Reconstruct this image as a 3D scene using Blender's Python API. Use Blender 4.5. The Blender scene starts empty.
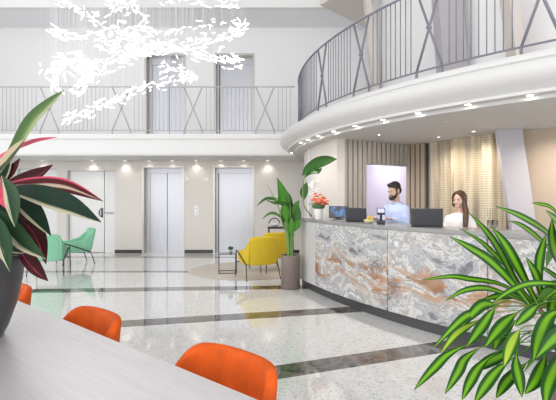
import bpy, bmesh, math, random
from mathutils import Vector, Matrix, Euler
random.seed(7)
S = bpy.context.scene
COL = S.collection
PI = math.pi
HC, F, HY = 1.45, 450.0, 198.0          # camera height, focal length in pixels, horizon row

# ---------------------------------------------------------------- camera, world, exposure
cam = bpy.data.cameras.new('camera'); co = bpy.data.objects.new('camera', cam); COL.objects.link(co)
cam.sensor_width = 36; cam.lens = F / 556 * 36; cam.shift_y = -(200 - HY) / 556
cam.clip_start = .05; cam.clip_end = 200
co.location = (0, 0, HC); co.rotation_euler = (PI / 2, 0, 0)
S.camera = co
S.view_settings.view_transform = 'Standard'; S.view_settings.look = 'None'
S.view_settings.gamma = 1; S.view_settings.use_curve_mapping = False
S.view_settings.exposure = 0.60
w = bpy.data.worlds.new('daylight'); S.world = w; w.use_nodes = True
bg = w.node_tree.nodes['Background']; bg.inputs[0].default_value = (.955, .975, 1, 1); bg.inputs[1].default_value = 1.0
try:
    S.cycles.use_denoising = True
except Exception:
    pass

def area(name, loc, rot, sx, sy, power, col=(1, 1, 1)):
    l = bpy.data.lights.new(name, 'AREA'); l.shape = 'RECTANGLE'; l.size = sx; l.size_y = sy; l.energy = power; l.color = col
    o = bpy.data.objects.new(name, l); o.location = loc; o.rotation_euler = rot; COL.objects.link(o); return o
# added area lights standing in for unseen, unbuilt windows behind and left of camera
area('front_window_standin', (-3, -7, 3.6), (math.radians(80), 0, 0), 14, 6, 330, (1, .99, .97))
area('side_window_standin', (-11, 3, 3.6), (math.radians(80), 0, math.radians(-90)), 9, 6, 180, (1, .99, .98))

# ---------------------------------------------------------------- helpers
def P(px, py, D):
    return Vector(((px - 278) / F * D, D, HC + (HY - py) / F * D))
def ray_arc(C, R, px):
    k = (px - 278) / F; a = k * k + 1; b = -2 * (k * C[0] + C[1]); c = C[0] ** 2 + C[1] ** 2 - R * R
    t = (-b - math.sqrt(max(0, b * b - 4 * a * c))) / 2 / a
    return math.degrees(math.atan2(t - C[1], k * t - C[0])) % 360, Vector((k * t, t, 0))
def circle3(a, b, c):
    ax, ay = a; bx, by = b; cx, cy = c
    d = 2 * (ax * (by - cy) + bx * (cy - ay) + cx * (ay - by))
    ux = ((ax*ax+ay*ay)*(by-cy) + (bx*bx+by*by)*(cy-ay) + (cx*cx+cy*cy)*(ay-by)) / d
    uy = ((ax*ax+ay*ay)*(cx-bx) + (bx*bx+by*by)*(ax-cx) + (cx*cx+cy*cy)*(bx-ax)) / d
    return (ux, uy), math.hypot(ax - ux, ay - uy)
def ap(C, R, deg, z):
    t = math.radians(deg); return Vector((C[0] + R * math.cos(t), C[1] + R * math.sin(t), z))

MATS = {}
def mat(name, col, rough=.5, metal=0, spec=.5, coat=0, emit=None, estr=0, noise=None, bump=None, alpha=1, trans=0, sheen=0, ior=1.5):
    if name in MATS: return MATS[name]
    m = bpy.data.materials.new(name); m.use_nodes = True; nt = m.node_tree; b = nt.nodes['Principled BSDF']
    b.inputs['Base Color'].default_value = (*col, 1); b.inputs['Roughness'].default_value = rough
    b.inputs['Metallic'].default_value = metal; b.inputs['Specular IOR Level'].default_value = spec
    b.inputs['Coat Weight'].default_value = coat; b.inputs['IOR'].default_value = ior
    b.inputs['Transmission Weight'].default_value = trans; b.inputs['Alpha'].default_value = alpha
    if sheen: b.inputs['Sheen Weight'].default_value = sheen
    if emit: b.inputs['Emission Color'].default_value = (*emit, 1); b.inputs['Emission Strength'].default_value = estr
    if noise:
        sc, amt = noise[0], noise[1]
        tc = nt.nodes.new('ShaderNodeTexCoord'); n = nt.nodes.new('ShaderNodeTexNoise'); n.inputs['Scale'].default_value = sc; n.inputs['Detail'].default_value = 5
        r = nt.nodes.new('ShaderNodeValToRGB')
        r.color_ramp.elements[0].position = .3; r.color_ramp.elements[1].position = .7
        r.color_ramp.elements[0].color = (*[c * (1 - amt) for c in col], 1); r.color_ramp.elements[1].color = (*[min(1, c * (1 + amt)) for c in col], 1)
        src = tc.outputs['Object']
        if len(noise) > 2:
            mp = nt.nodes.new('ShaderNodeMapping'); mp.inputs['Scale'].default_value = noise[2]; nt.links.new(src, mp.inputs[0]); src = mp.outputs[0]
        nt.links.new(src, n.inputs['Vector']); nt.links.new(n.outputs[0], r.inputs[0]); nt.links.new(r.outputs[0], b.inputs['Base Color'])
    if bump:
        tc = nt.nodes.new('ShaderNodeTexCoord'); n = nt.nodes.new('ShaderNodeTexNoise'); n.inputs['Scale'].default_value = bump[0]
        bp = nt.nodes.new('ShaderNodeBump'); bp.inputs['Strength'].default_value = bump[1]; bp.inputs['Distance'].default_value = .01
        nt.links.new(tc.outputs['Object'], n.inputs['Vector']); nt.links.new(n.outputs[0], bp.inputs['Height']); nt.links.new(bp.outputs[0], b.inputs['Normal'])
    MATS[name] = m; return m

class MB:
    def __init__(s): s.v = []; s.f = []; s.uv = []; s.mi = []
    def add(s, vs, fs, uv=None, mi=0):
        b = len(s.v); s.v += [tuple(v) for v in vs]
        for k, f in enumerate(fs):
            s.f.append([i + b for i in f]); s.mi.append(mi)
            s.uv.append([uv[i] for i in f] if uv else [(0, 0)] * len(f))
        return s
    def box(s, x0, x1, y0, y1, z0, z1, M=None):
        vs = [Vector((x, y, z)) for z in (z0, z1) for y in (y0, y1) for x in (x0, x1)]
        if M: vs = [M @ v for v in vs]
        return s.add(vs, [(0,2,3,1),(4,5,7,6),(0,1,5,4),(2,6,7,3),(0,4,6,2),(1,3,7,5)])
    def rbox(s, x0, x1, y0, y1, z0, z1, r=.01, seg=2, M=None):
        bm = bmesh.new(); bmesh.ops.create_cube(bm, size=1)
        for v in bm.verts: v.co = Vector(((x0+x1)/2 + v.co.x*(x1-x0), (y0+y1)/2 + v.co.y*(y1-y0), (z0+z1)/2 + v.co.z*(z1-z0)))
        bmesh.ops.bevel(bm, geom=bm.edges[:], offset=r, segments=seg, affect='EDGES', profile=.5)
        return s.bm(bm, M)
    def bm(s, bm, M=None):
        bm.verts.index_update()
        vs = [(M @ v.co) if M else v.co.copy() for v in bm.verts]; fs = [[v.index for v in f.verts] for f in bm.faces]
        bm.free(); return s.add(vs, fs)
    def tube(s, pts, r, n=8, cap=True):
        pts = [Vector(p) for p in pts]; rs = r if isinstance(r, (list, tuple)) else [r] * len(pts)
        vs = []; u = None
        for i, p in enumerate(pts):
            t = (pts[min(i+1, len(pts)-1)] - pts[max(i-1, 0)]).normalized()
            if u is None: u = t.orthogonal().normalized()
            u = (u - t * u.dot(t))
            if u.length < 1e-6: u = t.orthogonal()
            u.normalize(); w_ = t.cross(u)
            for k in range(n):
                a = 2 * PI * k / n; vs.append(p + (u * math.cos(a) + w_ * math.sin(a)) * rs[i])
        fs = []
        for i in range(len(pts) - 1):
            for k in range(n): fs.append((i*n+k, i*n+(k+1) % n, (i+1)*n+(k+1) % n, (i+1)*n+k))
        if cap: fs += [tuple(range(n))[::-1], tuple(range((len(pts)-1)*n, len(pts)*n))]
        return s.add(vs, fs)
    def lathe(s, prof, n=32, c=(0, 0, 0), close=False):
        vs = []; fs = []
        for r, z in prof:
            for k in range(n):
                a = 2 * PI * k / n; vs.append((c[0] + r * math.cos(a), c[1] + r * math.sin(a), c[2] + z))
        m = len(prof)
        for i in range(m - 1 + (1 if close else 0)):
            j = (i + 1) % m
            for k in range(n): fs.append((i*n+k, i*n+(k+1) % n, j*n+(k+1) % n, j*n+k))
        if not close: fs += [tuple(range(n))[::-1], tuple(range((m-1)*n, m*n))]
        return s.add(vs, fs)
    def ell(s, c, r, n=16, m=10, M=None):
        c = Vector(c); vs = []; fs = []
        for i in range(1, m):
            t = PI * i / m
            for k in range(n):
                a = 2*PI*k/n; vs.append(Vector((r[0]*math.sin(t)*math.cos(a), r[1]*math.sin(t)*math.sin(a), r[2]*math.cos(t))))
        vs += [Vector((0, 0, r[2])), Vector((0, 0, -r[2]))]
        for i in range(m - 2):
            for k in range(n): fs.append((i*n+k, (i+1)*n+k, (i+1)*n+(k+1) % n, i*n+(k+1) % n))
        T, B = len(vs)-2, len(vs)-1
        for k in range(n): fs.append((T, k, (k+1) % n)); fs.append((B, (m-2)*n+(k+1) % n, (m-2)*n+k))
        return s.add([((M @ v) if M else v) + c for v in vs], fs)
    def arc(s, C, R0, R1, a0, a1, z0, z1, n=40):
        vs = []; fs = []; uv = []
        for i in range(n + 1):
            a = a0 + (a1 - a0) * i / n; L = math.radians(a - a0) * R1
            for R, z in ((R1, z0), (R1, z1), (R0, z1), (R0, z0)): vs.append(ap(C, R, a, z)); uv.append((L, z))
        for i in range(n):
            for k in range(4): fs.append((i*4+k, i*4+(k+1) % 4, (i+1)*4+(k+1) % 4, (i+1)*4+k))
        fs += [(3, 2, 1, 0), (n*4, n*4+1, n*4+2, n*4+3)]
        return s.add(vs, fs, uv)
    def sweep(s, C, prof, a0, a1, n=80):      # prof: list of (R, z), open strip
        vs = []; fs = []; m = len(prof)
        for i in range(n + 1):
            a = a0 + (a1 - a0) * i / n
            for R, z in prof: vs.append(ap(C, R, a, z))
        for i in range(n):
            for k in range(m): fs.append((i*m+k, i*m+(k+1) % m, (i+1)*m+(k+1) % m, (i+1)*m+k))
        fs += [tuple(range(m)), tuple(range(n*m, n*m+m))]
        return s.add(vs, fs)
    def build(s, name, m, parent=None, smooth=False, rec=True):
        me = bpy.data.meshes.new(name); me.from_pydata([tuple(v) for v in s.v], [], s.f)
        for mm in (m if isinstance(m, (list, tuple)) else [m]): me.materials.append(mm)
        ul = me.uv_layers.new(name='UVMap'); k = 0
        for p, uvs in zip(me.polygons, s.uv):
            p.material_index = s.mi[p.index]
            for i, li in enumerate(p.loop_indices): ul.data[li].uv = uvs[i]
        if rec:
            bm = bmesh.new(); bm.from_mesh(me); bmesh.ops.recalc_face_normals(bm, faces=bm.faces); bm.to_mesh(me); bm.free()
        if smooth:
            for p in me.polygons: p.use_smooth = True
            if smooth is not True:
                me.set_sharp_from_angle(angle=math.radians(smooth))
        o = bpy.data.objects.new(name, me); COL.objects.link(o)
        if parent: o.parent = parent
        return o
def tag(o, label, cat, group=None, kind=None):
    o['label'] = label; o['category'] = cat
    if group: o['group'] = group
    if kind: o['kind'] = kind
    return o
def thing(name, label, cat, loc=(0, 0, 0), rz=0, group=None):
    o = bpy.data.objects.new(name, None); o.empty_display_size = .1; COL.objects.link(o)
    o.location = loc; o.rotation_euler = (0, 0, rz); return tag(o, label, cat, group)
def struct(o, label=None):
    o['kind'] = 'structure'
    if label: o['label'] = label
    return o
def kids(o): return [c for c in bpy.data.objects if c.parent == o]
def copy_tree(o, parent=None):
    c = o.copy(); COL.objects.link(c); c.parent = parent
    for ch in kids(o): copy_tree(ch, c)
    return c
def subsurf(o, lv=2):
    md = o.modifiers.new('s', 'SUBSURF'); md.levels = lv; md.render_levels = lv; return o
def bezier(ps, n):
    ps = [Vector(p) for p in ps]; out = []
    for i in range(n + 1):
        t = i / n; q = ps[:]
        while len(q) > 1: q = [q[k].lerp(q[k+1], t) for k in range(len(q)-1)]
        out.append(q[0])
    return out
def spline(ps, per=6):                        # Catmull-Rom
    ps = [Vector(p) for p in ps]; Q = [ps[0]*2 - ps[1]] + ps + [ps[-1]*2 - ps[-2]]; out = []
    for i in range(1, len(Q) - 2):
        a, b, c, d = Q[i-1:i+3]
        for k in range(per):
            t = k / per
            out.append(.5*((2*b) + (c-a)*t + (2*a-5*b+4*c-d)*t*t + (3*b-a-3*c+d)*t**3))
    out.append(ps[-1]); return out

# ---------------------------------------------------------------- materials
def floor_material():
    m = bpy.data.materials.new('terrazzo_floor'); m.use_nodes = True; nt = m.node_tree; b = nt.nodes['Principled BSDF']; N = nt.nodes.new; L = nt.links.new
    g = N('ShaderNodeNewGeometry')
    v1 = N('ShaderNodeTexVoronoi'); v1.inputs['Scale'].default_value = 75; L(g.outputs['Position'], v1.inputs['Vector'])
    r1 = N('ShaderNodeValToRGB'); e = r1.color_ramp.elements
    e[0].position = 0; e[0].color = (.50, .49, .47, 1); e[1].position = 1; e[1].color = (.77, .765, .75, 1)
    for p, c in ((.10, (.58, .57, .55)), (.22, (.69, .685, .67)), (.6, (.76, .755, .74))):
        x = e.new(p); x.color = (*c, 1)
    sp = N('ShaderNodeSeparateColor'); L(v1.outputs['Color'], sp.inputs[0]); L(sp.outputs[0], r1.inputs[0])
    # dark marble bands laid across the hall
    bands = [((.36, 7.33), (-3.77, 7.02), .155), ((.868, 5.83), (-1.82, 5.18), .145), ((1.576, 4.38), (0, 3.75), .14),
             ((0, 8.86), (-3, 8.86), .11), ((0, 11.0), (-3, 11.02), .14)]
    acc = None
    for (x0, y0), (x1, y1), hw in bands:
        dx, dy = x1 - x0, y1 - y0; l = math.hypot(dx, dy); n = (-dy / l, dx / l)
        d = N('ShaderNodeVectorMath'); d.operation = 'DOT_PRODUCT'; L(g.outputs['Position'], d.inputs[0]); d.inputs[1].default_value = (n[0], n[1], 0)
        s_ = N('ShaderNodeMath'); s_.operation = 'SUBTRACT'; L(d.outputs['Value'], s_.inputs[0]); s_.inputs[1].default_value = n[0]*x0 + n[1]*y0
        a = N('ShaderNodeMath'); a.operation = 'ABSOLUTE'; L(s_.outputs[0], a.inputs[0])
        c = N('ShaderNodeMath'); c.operation = 'LESS_THAN'; L(a.outputs[0], c.inputs[0]); c.inputs[1].default_value = hw
        if acc is None: acc = c.outputs[0]
        else:
            mx = N('ShaderNodeMath'); mx.operation = 'MAXIMUM'; L(acc, mx.inputs[0]); L(c.outputs[0], mx.inputs[1]); acc = mx.outputs[0]
    n2 = N('ShaderNodeTexNoise'); n2.inputs['Scale'].default_value = 5; n2.inputs['Detail'].default_value = 8; n2.inputs['Distortion'].default_value = 1.5
    L(g.outputs['Position'], n2.inputs['Vector'])
    r2 = N('ShaderNodeValToRGB'); e = r2.color_ramp.elements; e[0].position = .35; e[0].color = (.055, .05, .046, 1); e[1].position = .72; e[1].color = (.24, .205, .18, 1)
    L(n2.outputs[0], r2.inputs[0])
    mix = N('ShaderNodeMix'); mix.data_type = 'RGBA'; L(acc, mix.inputs[0]); L(r1.outputs[0], mix.inputs[6]); L(r2.outputs[0], mix.inputs[7])
    L(mix.outputs[2], b.inputs['Base Color']); b.inputs['Roughness'].default_value = .05; b.inputs['IOR'].default_value = 2.3
    return m
def marble_material(off):
    m = bpy.data.materials.new('onyx_marble'); m.use_nodes = True; nt = m.node_tree; b = nt.nodes['Principled BSDF']; N = nt.nodes.new; L = nt.links.new
    uv = N('ShaderNodeUVMap'); uv.uv_map = 'UVMap'
    ad = N('ShaderNodeVectorMath'); L(uv.outputs[0], ad.inputs[0]); ad.inputs[1].default_value = (off, 0, 0)
    n1 = N('ShaderNodeTexNoise'); n1.inputs['Scale'].default_value = 1.5; n1.inputs['Detail'].default_value = 7; L(ad.outputs[0], n1.inputs['Vector'])
    sb = N('ShaderNodeVectorMath'); sb.operation = 'SUBTRACT'; L(n1.outputs['Color'], sb.inputs[0]); sb.inputs[1].default_value = (.5, .5, .5)
    sc = N('ShaderNodeVectorMath'); sc.operation = 'SCALE'; L(sb.outputs[0], sc.inputs[0]); sc.inputs['Scale'].default_value = .62
    wv = N('ShaderNodeVectorMath'); L(ad.outputs[0], wv.inputs[0]); L(sc.outputs[0], wv.inputs[1])
    mp = N('ShaderNodeMapping'); mp.inputs['Scale'].default_value = (1.5, 2.9, 1); mp.inputs['Rotation'].default_value = (0, 0, -.35); L(wv.outputs[0], mp.inputs[0])
    n2 = N('ShaderNodeTexNoise'); n2.inputs['Scale'].default_value = 1.6; n2.inputs['Detail'].default_value = 10; n2.inputs['Roughness'].default_value = .66; n2.inputs['Distortion'].default_value = .35
    L(mp.outputs[0], n2.inputs['Vector'])
    r = N('ShaderNodeValToRGB'); e = r.color_ramp.elements; e[0].position = .30; e[0].color = (.13, .13, .14, 1); e[1].position = .80; e[1].color = (.72, .72, .74, 1)
    for p, c in ((.38, (.24, .24, .255)), (.43, (.52, .52, .53)), (.47, (.32, .32, .335)), (.51, (.68, .67, .66)), (.55, (.50, .47, .43)), (.60, (.33, .33, .345)), (.64, (.70, .70, .715))):
        x = e.new(p); x.color = (*c, 1)
    L(n2.outputs[0], r.inputs[0])
    # rust coloured strata in a wavy band at mid height
    mp3 = N('ShaderNodeMapping'); mp3.inputs['Scale'].default_value = (1.7, 11, 1); mp3.inputs['Location'].default_value = (3.3, 1.7, 0); mp3.inputs['Rotation'].default_value = (0, 0, .2); L(wv.outputs[0], mp3.inputs[0])
    n3 = N('ShaderNodeTexNoise'); n3.inputs['Scale'].default_value = 1.2; n3.inputs['Detail'].default_value = 7; n3.inputs['Distortion'].default_value = .9; L(mp3.outputs[0], n3.inputs['Vector'])
    r3 = N('ShaderNodeValToRGB'); r3.color_ramp.elements[0].position = .475; r3.color_ramp.elements[0].color = (0, 0, 0, 1); r3.color_ramp.elements[1].position = .555; r3.color_ramp.elements[1].color = (1, 1, 1, 1)
    L(n3.outputs[0], r3.inputs[0])
    sx = N('ShaderNodeSeparateXYZ'); L(wv.outputs[0], sx.inputs[0])
    m1 = N('ShaderNodeMath'); m1.operation = 'SUBTRACT'; L(sx.outputs[1], m1.inputs[0]); m1.inputs[1].default_value = .49
    m2 = N('ShaderNodeMath'); m2.operation = 'ABSOLUTE'; L(m1.outputs[0], m2.inputs[0])
    mr = N('ShaderNodeMapRange'); L(m2.outputs[0], mr.inputs[0]); mr.inputs[1].default_value = .09; mr.inputs[2].default_value = .24; mr.inputs[3].default_value = 1; mr.inputs[4].default_value = 0
    mm = N('ShaderNodeMath'); mm.operation = 'MULTIPLY'; L(mr.outputs[0], mm.inputs[0]); L(r3.outputs[0], mm.inputs[1])
    r4 = N('ShaderNodeValToRGB'); r4.color_ramp.elements[0].position = .4; r4.color_ramp.elements[0].color = (.30, .145, .07, 1); r4.color_ramp.elements[1].position = .62; r4.color_ramp.elements[1].color = (.56, .35, .22, 1); L(n2.outputs[0], r4.inputs[0])
    mix = N('ShaderNodeMix'); mix.data_type = 'RGBA'; L(mm.outputs[0], mix.inputs[0]); L(r.outputs[0], mix.inputs[6]); L(r4.outputs[0], mix.inputs[7])
    L(mix.outputs[2], b.inputs['Base Color']); b.inputs['Roughness'].default_value = .16
    return m
def curtain_material():
    m = bpy.data.materials.new('gold_bead_mesh'); m.use_nodes = True; nt = m.node_tree; b = nt.nodes['Principled BSDF']; N = nt.nodes.new; L = nt.links.new
    uv = N('ShaderNodeUVMap'); uv.uv_map = 'UVMap'
    wv = N('ShaderNodeTexWave'); wv.bands_direction = 'Y'; wv.inputs['Scale'].default_value = 8.5; wv.inputs['Distortion'].default_value = .6; wv.inputs['Detail'].default_value = 1; L(uv.outputs[0], wv.inputs['Vector'])
    mp = N('ShaderNodeMapping'); mp.inputs['Scale'].default_value = (3.2, .12, 1); L(uv.outputs[0], mp.inputs[0])
    n = N('ShaderNodeTexNoise'); n.inputs['Scale'].default_value = 2.2; n.inputs['Detail'].default_value = 4; L(mp.outputs[0], n.inputs['Vector'])
    r = N('ShaderNodeValToRGB'); e = r.color_ramp.elements; e[0].position = .34; e[0].color = (.32, .28, .235, 1); e[1].position = .62; e[1].color = (.78, .69, .53, 1)
    x = e.new(.46); x.color = (.58, .49, .36, 1); L(n.outputs[0], r.inputs[0])
    r2 = N('ShaderNodeMapRange'); L(wv.outputs['Fac'], r2.inputs[0]); r2.inputs[3].default_value = .80; r2.inputs[4].default_value = 1.12
    mu = N('ShaderNodeMix'); mu.data_type = 'RGBA'; mu.blend_type = 'MULTIPLY'; mu.inputs[0].default_value = 1; L(r.outputs[0], mu.inputs[6]); L(r2.outputs[0], mu.inputs[7])
    L(mu.outputs[2], b.inputs['Base Color']); b.inputs['Roughness'].default_value = .45; b.inputs['Metallic'].default_value = .15
    return m
def leaf_material(name, mid, edge, rough=.35, margin=.32, soft=.08, streak=0, extra=None, one_side=False, spec=.22):
    """u runs across the blade (-1..1 stored as 0..1), v along it"""
    m = bpy.data.materials.new(name); m.use_nodes = True; nt = m.node_tree; b = nt.nodes['Principled BSDF']; N = nt.nodes.new; L = nt.links.new
    uv = N('ShaderNodeUVMap'); uv.uv_map = 'UVMap'; sx = N('ShaderNodeSeparateXYZ'); L(uv.outputs[0], sx.inputs[0])
    a = N('ShaderNodeMath'); a.operation = 'SUBTRACT'; L(sx.outputs[0], a.inputs[0]); a.inputs[1].default_value = .5
    a2 = N('ShaderNodeMath'); a2.operation = 'ABSOLUTE'; L(a.outputs[0], a2.inputs[0]); src = a2.outputs[0]
    if one_side:
        a3 = N('ShaderNodeMath'); a3.operation = 'SUBTRACT'; L(sx.outputs[0], a3.inputs[0]); a3.inputs[1].default_value = .0; src = a3.outputs[0]
    if streak:
        mp = N('ShaderNodeMapping'); mp.inputs['Scale'].default_value = (9, 1.6, 1); L(uv.outputs[0], mp.inputs[0])
        oi = N('ShaderNodeObjectInfo'); ad = N('ShaderNodeVectorMath'); L(mp.outputs[0], ad.inputs[0])
        cb = N('ShaderNodeCombineXYZ'); ml = N('ShaderNodeMath'); ml.operation = 'MULTIPLY'; L(oi.outputs['Random'], ml.inputs[0]); ml.inputs[1].default_value = 37; L(ml.outputs[0], cb.inputs[0]); L(cb.outputs[0], ad.inputs[1])
        n = N('ShaderNodeTexNoise'); n.inputs['Scale'].default_value = 1; n.inputs['Detail'].default_value = 2; L(ad.outputs[0], n.inputs['Vector'])
        s1 = N('ShaderNodeMath'); s1.operation = 'SUBTRACT'; L(n.outputs[0], s1.inputs[0]); s1.inputs[1].default_value = .5
        s2 = N('ShaderNodeMath'); s2.operation = 'MULTIPLY_ADD'; L(s1.outputs[0], s2.inputs[0]); s2.inputs[1].default_value = streak; L(src, s2.inputs[2]); src = s2.outputs[0]
    r = N('ShaderNodeValToRGB'); e = r.color_ramp.elements
    e[0].position = margin - soft; e[0].color = (*mid, 1); e[1].position = margin + soft; e[1].color = (*edge, 1)
    for p, c in (extra or []):
        x = e.new(p); x.color = (*c, 1)
    L(src, r.inputs[0]); L(r.outputs[0], b.inputs['Base Color']); b.inputs['Roughness'].default_value = rough; b.inputs['Specular IOR Level'].default_value = spec
    return m

white = mat('white_paint', (.80, .795, .79), .6)
warm = mat('cream_plaster', (.73, .69, .65), .55, noise=(1.2, .02))
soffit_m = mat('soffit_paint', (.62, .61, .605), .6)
fascia_m = mat('fascia_gloss_white', (.66, .652, .642), .5)
steel = mat('brushed_steel', (.50, .505, .54), .38, metal=.8, noise=(3, .05, (30, 30, .4)))
steel_d = mat('steel_frame', (.50, .47, .44), .35, metal=.7)
rail_m = mat('hazed_railing_paint', (.50, .495, .52), .4)  # back railing: distance haze put into the colour as a lighter grey
rail_d = mat('dark_grey_railing_paint', (.20, .195, .235), .4)
black = mat('black_skirting', (.03, .03, .03), .35)
blackmet = mat('black_metal', (.018, .018, .018), .4, metal=.3)
lampglow = mat('lamp_glow', (1, 1, 1), .5, emit=(1, .93, .82), estr=9)
trimw = mat('white_trim', (.8, .8, .8), .4)

# ---------------------------------------------------------------- the shell
YB = 11.86; ZS = 2.42; Z2 = 2.90; ZC = 5.94
struct(MB().box(-9, 9, -8, 14, -.12, 0).build('floor', floor_material()))
# back wall with two lifts and two white doors on each storey
def wx(px): return (px - 278) / F * YB
OPEN = [(142, 184.5), (213, 254.5)]
RDEP = .28
low = MB(); zd = 2.30
edges = [-9.0, wx(16), wx(57), wx(66.5), wx(115)]
xs = [(-9, wx(16)), (wx(57), wx(66.5)), (wx(115), wx(142)), (wx(184.5), wx(213)), (wx(254.5), 3.0)]
for a, b in xs: low.box(a, b, YB, YB + .4, 0, ZS)
for a, b, z in ((wx(16), wx(57), 2.22), (wx(66.5), wx(115), 2.17), (wx(142), wx(184.5), zd), (wx(213), wx(254.5), zd)): low.box(a, b, YB, YB + .4, z, ZS)
struct(low.build('wall_back', warm))
up = MB()
up.box(-9, wx(144.5), YB, YB + .4, Z2, ZC); up.box(wx(186), wx(214), YB, YB + .4, Z2, ZC); up.box(wx(254.5), 9, YB, YB + .4, Z2, ZC)
for a, b in ((144.5, 186), (214, 254.5)): up.box(wx(a), wx(b), YB, YB + .4, Z2 + 2.36, ZC)
up.box(-9, 9, YB + .4, YB + .5, ZS, ZC)
struct(up.build('wall_upper', mat('wall_upper_paint', (.82, .82, .825), .6)))
struct(MB().box(-9, 9, YB + .4, YB + .5, 0, ZS).build('wall_behind_doors', mat('door_recess_white', (.8, .8, .8), .6)))
struct(MB().box(-9.2, -9, 7.5, 12.3, 0, 8).build('wall_left', white))
bb = MB()
for a, b in xs[2:]: bb.box(a + (.0 if a > -8 else 0), b, YB - .02, YB - .001, 0, .085)
struct(bb.build('baseboard_back', black))
# lifts
def lift(name, px0, px1, z0, label, double=True):
    x0, x1 = wx(px0), wx(px1)
    r = MB()
    t = .05; h = zd if z0 < 1 else 2.36
    r.box(x0, x0 + t, YB - .01, YB + RDEP, z0, z0 + h); r.box(x1 - t, x1, YB - .01, YB + RDEP, z0, z0 + h); r.box(x0 + t, x1 - t, YB - .01, YB + RDEP, z0 + h - t, z0 + h)
    root = struct(r.build(name, steel_d), label)
    MB().box(x0 + t, x1 - t, YB + RDEP - .06, YB + RDEP - .02, z0 + 2.12, z0 + h - t).build('transom_panel', steel, root)
    pw = .10 if double else .06
    MB().box(x0 + t, x0 + t + pw, YB + RDEP - .07, YB + RDEP - .02, z0, z0 + 2.12).build('side_panel', steel, root)
    a, b = x0 + t + pw + .004, x1 - t - .004
    if double:
        m_ = (a + b) / 2
        MB().box(a, m_ - .008, YB + RDEP - .05, YB + RDEP - .02, z0, z0 + 2.115).build('door_panel', steel, root)
        MB().box(m_ + .008, b, YB + RDEP - .05, YB + RDEP - .02, z0, z0 + 2.115).build('door_panel', steel, root)
    else:
        MB().box(a + .02, b, YB + RDEP - .05, YB + RDEP - .02, z0, z0 + 2.115).build('door_panel', steel, root)
    return root
lift('door_1', 142, 184.5, 0, 'stainless steel lift with a two-panel door, left of the two on the ground floor')
lift('door_2', 213, 254.5, 0, 'stainless steel lift with a single-panel door, right of the two on the ground floor', False)
upsteel = steel
lift('door_3', 144.5, 186, Z2, 'steel lift door on the upper floor, behind the hanging chandelier')
lift('door_4', 214, 254.5, Z2, 'steel lift door on the upper floor, right of the chandelier', False)
# white doors
wd = mat('white_door_lacquer', (.83, .83, .83), .35)
d5 = struct(MB().box(wx(66.5), wx(67.8), YB - .01, YB + .25, 0, 2.17).build('door_5', mat('door_frame_grey', (.6, .59, .57), .5)), 'white double door with a half-round handle, left of the lifts')
MB().box(wx(68), wx(102.6), YB + .10, YB + .14, .01, 2.165).build('door_leaf', wd, d5)
MB().box(wx(103), wx(115), YB + .12, YB + .15, .0, 2.165).build('side_panel', wd, d5)
hp = MB(); n_ = 18; cx_, cz_ = wx(101.6), 1.06
vs = [(cx_, YB + .085, cz_ - .13), (cx_, YB + .085, cz_ + .13)] + [(cx_ - .115*math.sin(PI*k/n_), YB + .085, cz_ + .13*math.cos(PI*k/n_)) for k in range(1, n_)]
vs2 = [(x, YB + .10, z) for x, y, z in vs]; k_ = len(vs)
hp.add(vs + vs2, [tuple(range(k_)), tuple(range(k_, 2*k_))] + [((i, (i+1) % k_, k_+(i+1) % k_, k_+i)) for i in range(k_)])
h5 = hp.build('handle_plate', mat('dark_handle', (.06, .06, .07), .3), d5); h5['label'] = 'dark half-round handle plate'
MB().box(wx(99.2), wx(100.2), YB + .06, YB + .09, cz_ - .07, cz_ + .07).build('handle_grip', mat('handle_steel', (.5, .5, .52), .3, metal=.8), h5)
MB().tube([(wx(103.5), YB + .05, 1.06), (wx(112.5), YB + .05, 1.06)], .018).build('push_bar', mat('handle_steel', (.5, .5, .52), .3, metal=.8), d5)
d6 = struct(MB().box(wx(16), wx(17), YB - .005, YB + .25, 0, 2.22).build('door_6', wd), 'plain white door at far left of the hall')
MB().box(wx(17.2), wx(56.8), YB + .12, YB + .16, .01, 2.215).build('door_leaf', wd, d6)
MB().box(wx(20), wx(21), YB + .09, YB + .12, .98, 1.12).build('handle', mat('handle_steel', (.5, .5, .52), .3, metal=.8), d6)

# ceilings
struct(MB().box(-9, 9, 10.75, YB + .5, ZC, ZC + .12).build('ceiling_upper', mat('ceiling_upper_paint', (.86, .86, .88), .7)))
struct(MB().box(-9, 9, 10.6, 10.75, ZC, 7.6).build('trim_1', white))                     # upstand round the void
struct(MB().box(-9, 9, -4, 10.75, 7.6, 7.75).build('ceiling', white))
bg_ = MB()
poly = [(.95, 10.2), (2.2, 11.5), (9, 11.5), (9, 4), (5.5, 5.0), (3.2, 7.0)]
vs = [(x, y, z) for z in (ZC - .12, ZC) for x, y in poly]; k_ = len(poly)
bg_.add(vs, [tuple(range(k_)), tuple(range(k_, 2*k_))] + [(i, (i+1) % k_, k_+(i+1) % k_, k_+i) for i in range(k_)])
struct(bg_.build('ceiling_gallery', mat('ceiling_beige', (.68, .625, .57), .6)))
# balcony slab along the back
YR = 10.3
sl = MB(); sl.box(-9, .62, YR, YB, ZS + .004, Z2)
sl.box(-9, .62, YR - .05, YR, Z2 - .10, Z2 + .012); sl.box(-9, .62, YR - .03, YR, ZS + .03, ZS + .12)
struct(sl.build('balcony_back', mat('balcony_white', (.77, .765, .76), .6)))
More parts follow.
